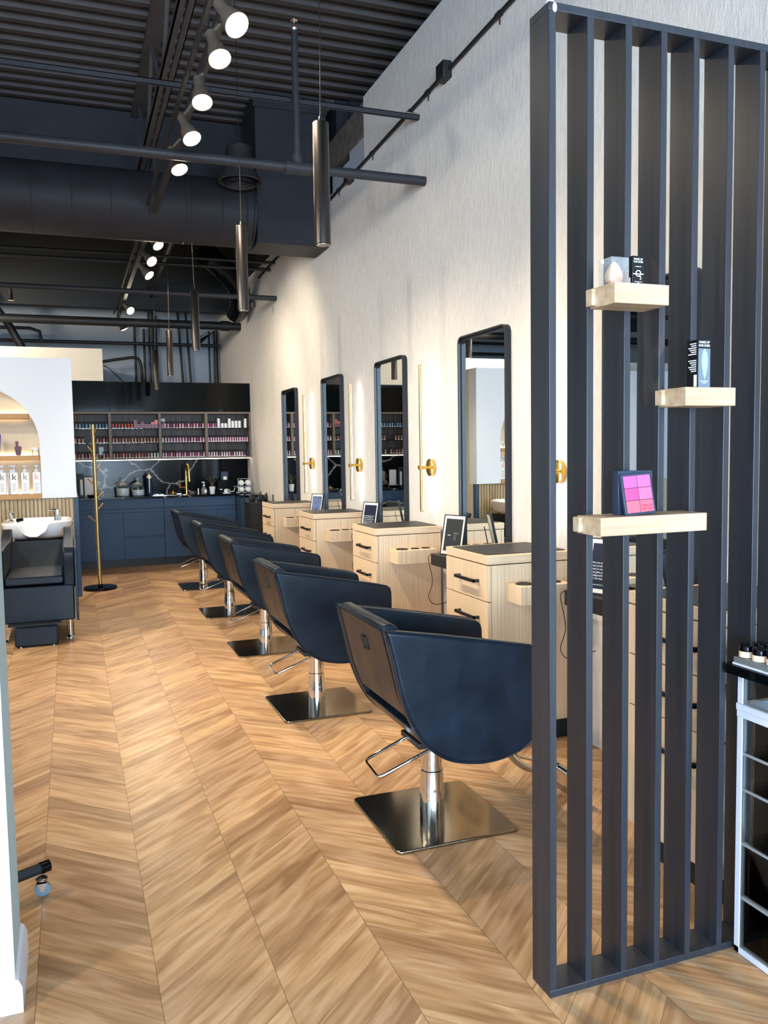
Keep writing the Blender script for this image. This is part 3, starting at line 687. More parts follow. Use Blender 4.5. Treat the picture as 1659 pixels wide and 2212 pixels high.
# ------------------------------------------------------------------ styling chairs
def make_chair():
    t = local(thing('styling_chair', '', 'chair', (0, 0, 0), 'black salon styling chairs in a row'))
    low = [(-0.285, 0.800), (-0.256, 0.684), (-0.231, 0.571), (-0.204, 0.493), (-0.174, 0.433), (-0.134, 0.379), (-0.07, 0.330), (-0.005, 0.306), (0.088, 0.293), (0.182, 0.304), (0.261, 0.336), (0.310, 0.395), (0.334, 0.48), (0.342, 0.57), (0.342, 0.645)]
    arc = spline(low, 4)
    top = [(0.336, 0.672), (0.318, 0.685), (0.263, 0.699), (0.10, 0.731), (-0.09, 0.767)]
    outline = arc + top
    for sgn in (-1, 1):
        a, b = sgn*0.232, sgn*0.285
        p = MB().prism(outline, 'y', min(a, b), max(a, b)).build('side_panel', 'leather', t, bevel=0.013, seg=3)
        ol = [(x*0.992+0.0, sgn*0.2845, 0.55+(z-0.55)*0.985) for x, z in outline]
        MB().tube([(x, sgn*0.279, z) for x, _, z in ol], 0.0055, 8, closed=True).build('piping', 'leather', p)
    # back between the sides, raked, with rounded top roll
    bk = MB().prism([(-0.284, 0.797), (-0.268, 0.812), (-0.235, 0.810), (-0.218, 0.79), (-0.135, 0.50), (-0.150, 0.47), (-0.196, 0.478), (-0.230, 0.571), (-0.256, 0.684)], 'y', -0.236, 0.236).build('backrest', 'leather', t, bevel=0.012, seg=3)
    e = MB().frame(rrect(-0.024, 0.024, -0.026, 0.026, 0.003), rrect(-0.019, 0.019, -0.021, 0.021, 0.003), 'x', -0.0016, 0.0016).build('embossed_badge', 'matte_black', bk)
    e.location = (-0.2635, 0, 0.70); e.rotation_euler = (0, math.radians(-13), 0)
    # lower shell under the slot
    sh = [(-0.186, 0.440), (-0.172, 0.428), (-0.134, 0.377), (-0.07, 0.330), (-0.005, 0.307), (0.088, 0.295), (0.182, 0.306), (0.255, 0.336), (0.300, 0.395), (0.318, 0.44), (0.26, 0.46), (-0.12, 0.46)]
    MB().prism(sh, 'y', -0.234, 0.234).build('seat_shell', 'leather', t, bevel=0.006)
    MB().prism(rrect(-0.16, 0.325, 0.455, 0.535, 0.03), 'y', -0.228, 0.228).build('seat_cushion', 'leather', t, bevel=0.014, seg=3)
    # chrome column, plate, pump lever and footrest
    MB().lathe([(0.040, 0.012), (0.040, 0.31)], (0, 0, 0), 36).build('column', 'chrome', t)
    MB().lathe([(0.047, 0.012), (0.047, 0.105), (0.045, 0.112), (0.044, 0.185), (0.041, 0.188)], (0, 0, 0), 36).build('column_sleeve', 'chrome', t)
    MB().prism(rrect(-0.24, 0.24, -0.2475, 0.2475, 0.022, 8), 'z', 0.0, 0.012).build('base_plate', 'brushed_steel', t, bevel=0.004, seg=3)
    MB().box(-0.09, 0.16, -0.09, 0.09, 0.300, 0.322).build('seat_plate', 'matte_black', t, bevel=0.004)
    lv = [(-0.05, 0.052, 0.312), (-0.09, 0.052, 0.300), (-0.235, 0.052, 0.243), (-0.247, 0.046, 0.236), (-0.250, 0.035, 0.233), (-0.250, -0.075, 0.224), (-0.247, -0.09, 0.225), (-0.236, -0.098, 0.23), (-0.09, -0.098, 0.285), (-0.05, -0.098, 0.300)]
    MB().tube(lv, 0.0058, 10).build('pump_lever', 'chrome', t)
    st = spline([(0.23, 0.0, 0.31), (0.30, 0, 0.245), (0.36, 0, 0.165), (0.43, 0, 0.118), (0.50, 0, 0.112), (0.56, 0, 0.113)], 6)
    MB().tube(st, 0.014, 12).build('footrest_stem', 'chrome', t)
    MB().tube([(0.29, 0.05, 0.285), (0.40, 0.04, 0.16), (0.52, 0.03, 0.118)], 0.006, 8).build('footrest_brace', 'chrome', t)
    MB().lathe([(0.013, -0.175), (0.0165, -0.172), (0.0165, 0.172), (0.013, 0.175)], (0.56, 0, 0.107), 18, 'y').build('footrest_bar', 'chrome', t)
    return t
CH = [((1.243, 2.845, 0), 'nearest and largest black styling chair, partly behind the slatted screen'),
      ((1.222, 4.37, 0), 'second nearest black styling chair, its tool station to the right'),
      ((1.263, 5.84, 0), 'middle black styling chair of the row of five'),
      ((1.262, 7.29, 0), 'fourth black styling chair from the front'),
      ((1.262, 8.845, 0), 'furthest black styling chair, in front of the slate cabinets')]
ch0 = make_chair()
for i, (loc, lb) in enumerate(CH):
    o = ch0 if i == 0 else dup(ch0)
    o.location = loc; o['label'] = lb

# ------------------------------------------------------------------ stations (local origin: front left bottom corner; x to the wall, y away)
def make_station(holder=True):
    t = local(thing('styling_station', '', 'cabinet', (0, 0, 0), 'light oak drawer stations along the right wall'))
    W_, D_ = 0.452, 0.453
    MB().box(0.021, W_, 0, D_, 0.09, 0.860).build('body', 'oak_laminate', t, bevel=0.0008)
    MB().box(0.0, W_, -0.002, D_+0.002, 0.865, 0.905).build('top_slab', 'oak_laminate_y', t, bevel=0.0012)
    MB().box(0.03, W_, 0.003, D_-0.003, 0.0, 0.09).build('toe_kick', 'matte_black', t)
    MB().box(0.024, W_-0.01, 0.004, D_-0.004, 0.858, 0.867).build('shadow_gap', 'matte_black', t)
    for za, zb, hz in ((0.692, 0.859, 0.780), (0.515, 0.687, 0.605), (0.092, 0.510, 0.418)):
        d = MB().box(0.0, 0.019, 0.001, D_-0.001, za, zb).build('drawer', 'oak_laminate', t, bevel=0.001)
        MB().box(-0.032, -0.022, 0.085, 0.295, hz-0.0075, hz+0.0075).box(-0.032, 0.0, 0.085, 0.097, hz-0.0075, hz+0.0075).box(-0.032, 0.0, 0.283, 0.295, hz-0.0075, hz+0.0075).build('handle', 'matte_black', d, bevel=0.0015)
    if not holder: return t
    h = MB().box(0.093, 0.365, -0.146, 0, 0.692, 0.776).build('tool_holder', 'oak_laminate', t, bevel=0.001)
    for cxx, r in ((0.152, 0.041), (0.240, 0.030), (0.312, 0.030)):
        MB().lathe([(r, 0.7765), (r, 0.7795), (r-0.003, 0.7805), (r-0.007, 0.779), (r-0.008, 0.7765), (r-0.010, 0.7772), (0.001, 0.7768)], (cxx, -0.073, 0), 24).build('cup_ring', 'matte_black', h)
    return t
STX = 1.7795
ST = [(1.915, 'light oak drawer station seen between the slats of the screen'),
      (3.403, 'nearest fully seen light oak drawer station, right of the first chair'),
      (4.915, 'light oak drawer station with three cup holes, right of the second chair'),
      (6.345, 'light oak drawer station third from the screen'),
      (7.775, 'furthest light oak drawer station beside the black trolley')]
st0 = make_station(False); st1 = make_station()
for i, (y, lb) in enumerate(ST):
    o = (st0, st1)[i] if i < 2 else dup(st1); o.location = (STX, y, 0); o['label'] = lb
mt = MB().prism(rrect(0.012, 0.447, 0.035, 0.415, 0.02), 'z', 0.905, 0.9085)
m0 = mt.build('counter_mat', 'rubber', origin=(0, 0, 0), bevel=0.001)
m0.location = (STX, ST[0][0], 0); tag(m0, 'black ribbed rubber mat on the station behind the screen', 'mat', 'black rubber mats on the stations')
for i, (y, lb) in enumerate(ST[1:]):
    o = m0.copy(); C.objects.link(o); o.location = (STX, y, 0)
    o['label'] = ['black ribbed rubber mat on the nearest fully seen station', 'black rubber mat on the station behind the second chair', 'black rubber mat on the third station from the screen', 'black rubber mat on the furthest station'][i]

# ------------------------------------------------------------------ mirrors, shelves, sconces, frames
def make_mirror():
    t = local(thing('wall_mirror', '', 'mirror', (0, 0, 0), 'tall black framed mirrors on the right wall'))
    o_, i_ = rrect(0.0, 0.592, 0.775, 2.072, 0.045, 8), rrect(0.010, 0.582, 0.785, 2.062, 0.036, 8)
    MB().frame(o_, i_, 'x', -0.038, -0.001).build('frame', 'satin_black_frame', t, bevel=0.001)
    i2 = rrect(0.022, 0.570, 0.797, 2.050, 0.028, 8)
    MB().frame(i_, i2, 'x', -0.019, -0.001).build('inner_lip', 'satin_black_frame', t)
    MB().prism(i_, 'x', -0.012, -0.004).build('mirror_glass', 'mirror', t)
    return t
MI = [(2.545, 'tall black framed mirror glimpsed behind the slatted screen'), (4.010, 'nearest fully seen tall black framed mirror'), (5.490, 'second fully seen tall black framed mirror'), (6.955, 'third fully seen tall black framed mirror'), (8.505, 'furthest and smallest looking tall black framed mirror')]
mi0 = make_mirror()
for i, (y, lb) in enumerate(MI):
    o = mi0 if i == 0 else dup(mi0); o.location = (2.25, y, 0); o['label'] = lb
sh0 = local(thing('console_shelf', '', 'shelf', (0, 0, 0), 'black shelves under the mirrors'))
MB().box(-0.225, 0, -0.02, 0.60, 0.703, 0.772).build('box_shelf', 'matte_black', sh0, bevel=0.002)
MB().tube(spline([(-0.215, 0.60, 0.765), (-0.235, 0.615, 0.74), (-0.21, 0.612, 0.60), (-0.235, 0.615, 0.50), (-0.19, 0.60, 0.455), (-0.06, 0.60, 0.48)], 6), 0.0022, 6).build('power_cord', 'black_pipe', sh0)
for i, (y, lb) in enumerate(MI):
    o = sh0 if i == 0 else dup(sh0); o.location = (2.25, y, 0); o['label'] = ['black box shelf under the mirror behind the screen', 'black box shelf with hanging cord under the nearest seen mirror', 'black box shelf under the second seen mirror', 'black box shelf under the third seen mirror', 'black box shelf under the furthest mirror'][i]

def make_sconce():
    t = local(thing('wall_sconce', '', 'wall lamp', (0, 0, 0), 'brass bar sconces between the mirrors'))
    MB().lathe([(0.050, -0.028), (0.057, -0.026), (0.057, 0.0)], (0, 0, 1.283), 36, 'x').build('backplate', 'brass', t)
    MB().lathe([(0.010, -0.072), (0.010, -0.026)], (0, 0, 1.283), 14, 'x').build('arm', 'brass', t)
    b = MB().tube([(-0.084, 0, 0.99), (-0.084, 0, 1.955)], 0.0105, 16).build('bar', 'brass_satin', t)
    MB().box(-0.0755, -0.0715, -0.006, 0.006, 1.0, 1.945).build('led_strip', 'led_warm', b)
    MB().lathe([(0.015, -0.102), (0.015, -0.066)], (0, 0, 1.283), 16, 'x').build('clamp', 'brass', t)
    return t
SY = [(2.055, 'brass bar sconce above the station behind the screen'), (3.527, 'brass disc sconce seen just right of the first screen slat'), (5.07, 'nearest fully seen brass bar sconce glowing on the wall'), (6.544, 'middle brass bar sconce between two mirrors'), (7.987, 'furthest brass bar sconce glowing on the wall')]
sc0 = make_sconce()
for i, (y, lb) in enumerate(SY):
    o = sc0 if i == 0 else dup(sc0); o.location = (2.25, y, 0); o['label'] = lb

SIGN = 'Are you enjoying a mask\nhave product that you\nwant to make your own\nthat gives you makeup\nbackground say, “Hey,\nlet’s do that treat!”'
def picture(y0, label, art, txt=None, bars=False):
    BL = Vector((2.05, y0, 0.7755)); th, w, H, lean = 0.353, 0.177, 0.24, 0.20
    d = Vector((math.sin(th), -math.cos(th), 0)); nrm = Vector((-math.cos(th), -math.sin(th), 0)); up = Vector((0, 0, math.cos(lean)))-nrm*math.sin(lean)
    nn = d.cross(up); nn = nn if nn.dot(nrm) > 0 else -nn
    X = Matrix(((d.x, up.x, nn.x, BL.x), (d.y, up.y, nn.y, BL.y), (d.z, up.z, nn.z, BL.z), (0, 0, 0, 1)))
    t = thing('picture_frame', label, 'picture frame', tuple(BL))
    def p(mb): bmesh.ops.transform(mb.bm, matrix=X, verts=mb.bm.verts); return mb
    e = 0.005
    p(MB().frame([(0, 0), (w, 0), (w, H), (0, H)], [(e, e), (w-e, e), (w-e, H-e), (e, H-e)], 'z', -0.012, 0.003)).build('frame', 'matte_black', t)
    p(MB().box(e, w-e, e, H-e, -0.010, -0.001)).build('mat_board', 'paper', t)
    a = p(MB().box(0.020, w-0.020, 0.023, H-0.023, -0.001, 0.0005)).build('print', art, t)
    p(MB().box(w*0.42, w*0.58, 0.012, H*0.7, -0.05, -0.046)).build('easel_back', 'matte_black', t)
    if bars:
        mm = MB()
        for x0, x1, z in ((0.092, 0.140, 0.134), (0.094, 0.124, 0.128)): mm.box(x0, x1, z-0.0012, z+0.0012, 0.0006, 0.0009)
        for k in range(8): mm.box(0.092, 0.120-0.003*(k % 3), 0.1195-k*0.0042, 0.1205-k*0.0042, 0.0006, 0.0009)
        p(mm).build('small_print', 'grey_card', a)
    if txt:
        for body, size, lx, ly, al in txt: text('text', body, size, 'ink_white', a, X @ Matrix.Translation((lx, ly, 0.0010)), align=al, depth=0.0002, line=1.15)
    return t
picture(3.03, 'picture frame with white lettering seen between the screen slats', 'print_navy', [(SIGN, 0.0118, 0.026, 0.100, 'LEFT'), ('For more product please ask us', 0.0078, 0.026, 0.040, 'LEFT')])
picture(4.53, 'picture frame with dark print and tiny text under the nearest seen mirror', 'print_dark', [('Thrifty', 0.009, 0.056, 0.118, 'CENTER')], bars=True)
picture(6.01, 'picture frame with rows of white lettering under the second mirror', 'print_navy', [(SIGN, 0.0118, 0.026, 0.100, 'LEFT'), ('For more product please ask us', 0.0078, 0.026, 0.040, 'LEFT')])
picture(7.475, 'picture frame with a blue street photograph under the third mirror', 'print_street')

# ------------------------------------------------------------------ back kitchenette
YC = 10.97
DIV = [-0.15, 0.476, 1.082, 1.667, 2.245]
def z_ok(): pass
for i in range(4):
    xa, xb = DIV[i], DIV[i+1]
    t = thing('open_shelf_unit', ['leftmost brown open shelf unit with blue bottles', 'second open shelf unit, holding red and wine coloured boxes', 'third open shelf unit filled with pink bottles', 'rightmost open shelf unit with silver jars on top'][i], 'shelf unit', ((xa+xb)/2, YC, 1.335), 'open shelf units on the back wall')
    e = 0.017
    MB().box(xa, xa+e, YC, 11.28, 1.335, 1.935).build('side_board', 'walnut_edge', t); MB().box(xb-e, xb, YC, 11.28, 1.335, 1.935).build('side_board', 'walnut_edge', t)
    MB().box(xa+e, xb-e, YC, 11.28, 1.335, 1.357).build('bottom_board', 'walnut_edge', t); MB().box(xa+e, xb-e, YC, 11.28, 1.911, 1.935).build('top_board', 'walnut_edge', t)
    MB().box(xa+e, xb-e, 11.24, 11.27, 1.357, 1.911).build('back_panel', 'walnut_grey', t)
    for zz in (1.541, 1.722): MB().box(xa+e, xb-e, YC+0.02, 11.24, zz, zz+0.007).build('shelf', 'clear_glass', t)
    # row of little lights along the bottom edge
    t = thing('upper_cabinet', 'glossy black upper cabinet, %s of four' % ['leftmost', 'second', 'third', 'rightmost'][i], 'cabinet', ((xa+xb)/2, YC, 1.94), 'glossy black upper cabinets')
    MB().box(xa, xb, YC+0.02, 11.28, 1.938, 2.31).build('body', 'matte_black', t)
    MB().box(xa+0.002, xb-0.002, YC, YC+0.018, 1.940, 2.308).build('door', 'black_gloss', t, bevel=0.0015)
tag(MB().box(-0.15, 2.24, 11.02, 11.035, 1.327, 1.334).build('led_strip', 'led_cabinet', origin=(1.0, 11.03, 1.33)), 'warm light strip under the open shelf units', 'light strip')
tag(MB().box(-0.15, 2.25, 11.262, 11.28, 0.878, 1.333).build('backsplash', 'marble', origin=(1.0, 11.27, 0.88)), 'black marble backsplash with white veins behind the counter', 'backsplash')
tag(MB().box(-0.15, 2.22, 10.72, 11.262, 0.853, 0.878).build('worktop', 'marble', origin=(1.0, 11, 0.853), bevel=0.002), 'thin black stone worktop over the slate cabinets', 'worktop')
YK = 10.85-0.08
# base cabinets: slate blue with finger-grip channel
def base_cab(xa, xb, doors, label):
    t = thing('base_cabinet', label, 'cabinet', ((xa+xb)/2, YK, 0))
    MB().box(xa, xb, YK+0.02, 11.262, 0.10, 0.852).build('body', 'slate_cabinet', t)
    MB().box(xa, xb, YK+0.05, YK+0.07, 0.0, 0.10).build('toe_kick', 'matte_black', t)
    MB().box(xa+0.002, xb-0.002, YK, YK+0.02, 0.73, 0.848).build('drawer', 'slate_cabinet', t, bevel=0.0015)
    MB().box(xa+0.002, xb-0.002, YK+0.004, YK+0.02, 0.684, 0.722).build('grip_channel', 'white_metal' if False else 'slate_cabinet', t)
    for (a, b, z0, z1) in doors: MB().box(a+0.002, b-0.002, YK, YK+0.02, z0, z1).build('door' if z1-z0 > 0.4 else 'drawer', 'slate_cabinet', t, bevel=0.0015)
    return t
k = 10.77/10.85
base_cab(-0.15*1, 1.075, [(-0.15, 0.585, 0.10, 0.680), (0.585, 1.075, 0.385, 0.680), (0.585, 1.075, 0.10, 0.360)], 'left slate blue base cabinet with two drawers beside a door')
base_cab(1.077, 1.98, [(1.077, 1.405, 0.10, 0.680), (1.405, 1.74, 0.10, 0.68), (1.74, 1.98, 0.10, 0.68)], 'right slate blue base cabinet partly behind the chairs')
t = thing('end_cabinet', 'dark slate cabinet return at the right end of the worktop', 'cabinet', (2.07, 10.5, 0))
MB().box(1.985, 2.24, 10.30, 10.77, 0.0, 0.845).build('body', 'slate_cabinet', t, bevel=0.002)
MB().box(1.975, 2.245, 10.29, 10.715, 0.848, 0.872).build('top', 'marble', t, bevel=0.002)
# polish bottles
def bottle_mesh(name, col, rough=0.2):
    plain('polish_'+name, col, rough, var=0.05, nscale=200)
    m = MB(); m.lathe([(0.012, 0), (0.0145, 0.002), (0.0145, 0.008), (0.011, 0.012), (0.0095, 0.02), (0.0095, 0.05), (0.012, 0.058)], (0, 0, 0), 10)
    m.mi = 1; m.lathe([(0.0135, 0.058), (0.0135, 0.082), (0.012, 0.084)], (0, 0, 0), 10)
    m.mi = 2; m.lathe([(0.0150, 0.001), (0.0150, 0.009)], (0, 0, 0), 10, cap=False)
    return m.build('polish_bottle', ['polish_'+name, 'matte_black', 'white_plastic'], origin=(0, 0, 0))
COL = {'blue': rgb(120, 160, 200), 'navy': rgb(70, 110, 160), 'red': rgb(226, 96, 96), 'coral': rgb(226, 104, 70), 'brown': rgb(196, 148, 134), 'rust': rgb(160, 92, 76), 'pink': rgb(226, 170, 196), 'mag': rgb(176, 70, 120), 'lilac': rgb(214, 186, 206), 'white': rgb(225, 222, 220), 'wine': rgb(130, 60, 80)}
BOT = {}
def row(xa, xb, n, z, cols, label, group, skip=()):
    for i in range(n):
        if i in skip: continue
        c = cols[i % len(cols)] if len(cols) < n else cols[i]
        if c not in BOT: o = bottle_mesh(c, COL[c]); BOT[c] = o
        else: o = BOT[c].copy(); C.objects.link(o)
        o.location = (xa+(xb-xa)*i/(n-1), YC+0.045, z); o.rotation_euler = (0, 0, i*0.7)
        tag(o, label, 'nail polish bottle', group)
Z1, Z2, Z3 = 1.7292, 1.5482, 1.3572
row(-0.11, 0.440, 15, Z1, ['blue', 'navy', 'blue'], 'small blue polish bottle with black cap in the leftmost unit, top row', 'blue bottles on the left top shelf')
row(-0.11, 0.155, 7, Z2, ['brown'], 'small brown polish bottle left on the leftmost middle shelf', 'bottles left on the leftmost middle shelf')
row(0.325, 0.440, 4, Z2, ['brown', 'wine'], 'small brown polish bottle right of the coat rack on the leftmost middle shelf', 'bottles right on the leftmost middle shelf')
row(-0.11, 0.440, 14, Z3, ['brown', 'rust', 'brown', 'wine'], 'small brown polish bottle on the bottom shelf of the leftmost unit', 'bottles on the leftmost bottom shelf', skip=(9, 11))
row(0.515, 0.745, 7, Z1, ['red', 'red', 'red', 'coral', 'coral', 'coral', 'coral'], 'small red orange polish bottle on the top shelf of the second unit', 'red bottles on the second top shelf')
row(0.515, 1.050, 15, Z2, ['brown', 'brown', 'rust'], 'small amber brown polish bottle on the middle shelf of the second unit', 'bottles on the second middle shelf')
row(0.515, 1.050, 15, Z3, ['brown', 'rust', 'wine', 'brown', 'rust', 'brown', 'wine', 'rust', 'brown', 'rust', 'wine', 'brown', 'white', 'white', 'white'], 'small brown or white polish bottle on the bottom shelf of the second unit', 'bottles on the second bottom shelf')
row(1.118, 1.632, 15, Z1, ['mag', 'pink', 'pink', 'wine', 'pink'], 'small pink polish bottle on the top shelf of the third unit', 'bottles on the third top shelf')
row(1.118, 1.632, 15, Z2, ['white', 'lilac', 'lilac', 'pink', 'lilac', 'pink', 'pink', 'lilac', 'pink', 'mag', 'pink', 'pink', 'mag', 'pink', 'pink'], 'small lilac polish bottle on the middle shelf of the third unit', 'bottles on the third middle shelf')
row(1.118, 1.632, 16, Z3, ['pink', 'pink', 'mag', 'pink', 'wine'], 'small pink polish bottle on the bottom shelf of the third unit', 'bottles on the third bottom shelf')
row(1.700, 1.795, 4, Z1, ['pink', 'mag'], 'small pink polish bottle beside the silver jars, top shelf of the rightmost unit', 'bottles on the rightmost top shelf')
row(1.700, 2.205, 17, Z2, ['pink', 'lilac', 'pink'], 'small pink polish bottle on the middle shelf of the rightmost unit', 'bottles on the rightmost middle shelf')
row(1.700, 2.165, 15, Z3, ['lilac', 'lilac', 'white', 'pink', 'wine'], 'small pale polish bottle on the bottom shelf of the rightmost unit', 'bottles on the rightmost bottom shelf')
# stacked wine boxes and silver jars
wb = None
def small_box(x, z, mat, w=0.040, h=0.026, label='', group='', name='polish_box'):
    m = MB().box(-w/2, w/2, -0.02, 0.02, 0, h); m.mi = 1; m.box(-w/2-0.0004, w/2+0.0004, -0.0205, -0.0202, h*0.74, h*0.80)
    o = m.build(name, [mat, 'paper'], origin=(0, 0, 0)); o.location = (x, YC+0.05, z); tag(o, label, 'box', group); return o
protos = {}
def sb(x, z, mat, label, group, **kw):
    if mat not in protos: protos[mat] = small_box(x, z, mat, label=label, group=group, **kw); return
    o = protos[mat].copy(); C.objects.link(o); o.location = (x, YC+0.05, z); o['label'] = label; o['group'] = group
for i in range(7):
    x = 0.785+i*0.0425
    for kz in range(2): sb(x, Z1+kz*0.0265, 'wine_box', 'small wine red polish box stacked low in the second shelf unit', 'wine red boxes on the second top shelf')
for x, kz, mm in ((0.785, 2, 'wine_box'), (0.785, 3, 'wine_box'), (0.87, 2, 'wine_box'), (0.997, 2, 'orange_red'), (1.040, 2, 'orange_red'), (1.040, 3, 'orange_red')):
    sb(x, Z1+kz*0.0265, mm, 'small %s box atop the stack in the second shelf unit' % ('wine red' if mm == 'wine_box' else 'orange'), 'upper %s boxes' % ('wine' if mm == 'wine_box' else 'orange'))
jar = None
def tin(x, z):
    global jar
    if jar is None:
        m = MB().lathe([(0.020, 0), (0.021, 0.002), (0.021, 0.020)], (0, 0, 0), 14); m.mi = 1; m.lathe([(0.0215, 0.020), (0.0215, 0.029), (0.019, 0.030)], (0, 0, 0), 14)
        jar = m.build('silver_jar', ['white_plastic', 'tin_silver'], origin=(0, 0, 0)); o = jar
    else: o = jar.copy(); C.objects.link(o)
    o.location = (x, YC+0.05, z); tag(o, 'small silver lidded jar stacked on the top shelf of the rightmost unit', 'jar', 'stacked silver jars')
for x, n in ((1.835, 4), (1.883, 2), (1.927, 2), (1.975, 4), (2.020, 3), (2.065, 3), (2.110, 3), (2.185, 4)):
    for kz in range(n): tin(x, Z1+kz*0.0305)
tag(MB().box(2.185, 2.225, 11.0, 11.05, 1.3575, 1.42).build('black_box', 'carton_black', origin=(2.2, 11.02, 1.3575)), 'small black box at the right end of the bottom shelf row', 'box')
tag(MB().box(0.345, 0.40, 11.228, 11.239, 1.40, 1.50).build('wall_outlet', 'white_plastic', origin=(0.37, 11.23, 1.4)), 'white outlet behind the bottles of the leftmost shelf unit', 'outlet')
tag(MB().prism(rrect(1.12, 1.17, 1.735, 1.86, 0.02), 'y', 11.18, 11.19).build('paddle_card', 'white_plastic', origin=(1.145, 11.18, 1.735)), 'pale rounded card behind pink bottles on the third top shelf', 'card')

# things on the worktop
ZW = 0.8782
def cookie_jar(x, fill, label):
    t = thing('glass_jar', label, 'jar', (x, 10.98, ZW), 'glass jars on the worktop')
    MB().lathe([(0.070, ZW+0.0), (0.082, ZW+0.01), (0.084, ZW+0.09), (0.080, ZW+0.125), (0.062, ZW+0.14)], (x, 10.98, 0), 28, cap=False).build('jar_body', 'clear_glass', t)
    MB().lathe([(0.075, ZW+0.003), (0.079, ZW+0.01), (0.081, ZW+fill), (0.001, ZW+fill+0.004)], (x, 10.98, 0), 28).build('bath_salt', 'salt_white', t)
    MB().lathe([(0.066, ZW+0.135), (0.070, ZW+0.145), (0.045, ZW+0.165), (0.020, ZW+0.178), (0.008, ZW+0.185)], (x, 10.98, 0), 24).build('lid', 'clear_acrylic', t)
    MB().sphere((x, 10.98, ZW+0.205), 0.018, (1, 1, 1.2), 14).build('knob', 'clear_acrylic', t)
cookie_jar(0.603, 0.098, 'left glass jar on the worktop, filled higher with white salts')
cookie_jar(0.785, 0.072, 'right glass jar on the worktop, filled lower with white salts')
t = thing('disinfectant_jar', 'tall dark blue disinfectant jar beside the glass jars', 'jar', (0.925, 10.98, ZW))
MB().lathe([(0.046, ZW), (0.050, ZW+0.01), (0.050, ZW+0.02), (0.039, ZW+0.035), (0.037, ZW+0.215)], (0.925, 10.98, 0), 24).build('jar_body', 'barbicide', t)
MB().lathe([(0.044, ZW+0.215), (0.044, ZW+0.235), (0.022, ZW+0.255), (0.010, ZW+0.262), (0.006, ZW+0.285)], (0.925, 10.98, 0), 20).build('lid', 'silver_cap', t)
# faucet
t = thing('kitchen_faucet', 'tall brass pull down faucet on the worktop', 'faucet', (1.40, 11.08, ZW))
MB().tube([(1.40, 11.08, ZW), (1.40, 11.08, 1.10)], 0.018, 16).build('body', 'brass', t)
MB().tube(spline([(1.40, 11.08, 1.08), (1.40, 11.08, 1.19), (1.402, 11.055, 1.245), (1.408, 11.01, 1.262), (1.418, 10.965, 1.235), (1.422, 10.955, 1.17)], 6), 0.012, 12).build('gooseneck', 'brass', t)
MB().tube([(1.422, 10.955, 1.17), (1.424, 10.953, 1.04)], 0.0165, 14).build('spray_head', 'brass', t)
MB().tube([(1.40, 11.08, 0.965), (1.315, 11.05, 0.965)], 0.009, 8).tube([(1.315, 11.05, 0.955), (1.315, 11.05, 1.025)], 0.010, 8).build('lever', 'brass', t)
t = thing('kitchen_sink', 'steel sink rim set into the black worktop', 'sink', (1.15, 10.9, 0.878))
MB().frame(rrect(0.92, 1.38, 10.80, 11.14, 0.03), rrect(0.94, 1.36, 10.82, 11.12, 0.025), 'z', 0.8775, 0.881).build('rim', 'chrome', t)
t = thing('brass_strainer', 'low round brass strainer beside the faucet on the worktop', 'strainer', (1.20, 10.80, ZW))
MB().lathe([(0.044, 0.8815), (0.05, 0.89), (0.05, 0.912), (0.03, 0.915), (0.008, 0.925)], (1.20, 10.82, 0), 20).build('bowl', 'brass', t); MB().lathe([(0.008, 0.925), (0.01, 0.935), (0.004, 0.94)], (1.20, 10.82, 0), 10).build('knob', 'brass', t)
tag(MB().tube([(1.52, 10.85, ZW), (1.52, 10.85, ZW+0.075)], 0.012, 12).build('small_bottle', 'silver_cap', origin=(1.52, 10.85, ZW)), 'tiny copper capped bottle left of the soap dispenser', 'bottle')
t = thing('soap_dispenser', 'clear pump bottle on the worktop right of the faucet', 'soap dispenser', (1.60, 10.90, ZW))
MB().lathe([(0.030, ZW), (0.034, ZW+0.006), (0.034, ZW+0.065), (0.014, ZW+0.092), (0.012, ZW+0.10)], (1.60, 10.90, 0), 20).build('bottle', 'clear_acrylic', t)
MB().lathe([(0.014, ZW+0.10), (0.014, ZW+0.118), (0.005, ZW+0.12), (0.005, ZW+0.145)], (1.60, 10.90, 0), 14).box(1.572, 1.612, 10.893, 10.907, ZW+0.145, ZW+0.155).build('pump', 'white_plastic', t)
MB().box(1.600, 1.630, 10.864, 10.868, ZW+0.015, ZW+0.055).build('paper_label', 'paper', t)
t = thing('twig_planter', 'small white pot with bare twigs on the worktop', 'planter', (1.71, 10.92, ZW))
MB().lathe([(0.030, ZW), (0.040, ZW+0.09), (0.036, ZW+0.09), (0.034, ZW+0.08)], (1.71, 10.92, 0), 20).build('pot', 'white_plastic', t)
for dx, dz, dy in ((-0.07, 0.17, 0), (-0.03, 0.2, 0.03), (0.03, 0.22, 0), (0.05, 0.14, -0.02)):
    MB().tube(spline([(1.71, 10.92, ZW+0.07), (1.71+dx*0.4, 10.92+dy, ZW+0.07+dz*0.5), (1.71+dx, 10.92+dy, ZW+0.07+dz*0.75)], 4), [0.004]*9, 6).build('twig', 'bark', t)
t = thing('tablet_stand', 'black tablet on a white stand on the worktop', 'tablet', (1.88, 10.88, ZW))
a = MB().prism([(1.765, 0.925), (1.975, 0.932), (1.99, 1.05), (1.785, 1.045)], 'y', 10.88, 10.89).build('tablet', 'screen_black', t, bevel=0.002)
MB().box(1.86, 1.90, 10.885, 10.92, ZW, 0.935).box(1.84, 1.92, 10.83, 10.93, ZW, ZW+0.008).box(1.80, 1.83, 10.865, 10.88, 0.922, 0.935).box(1.87, 1.90, 10.865, 10.88, 0.922, 0.935).build('stand', 'white_plastic', t)
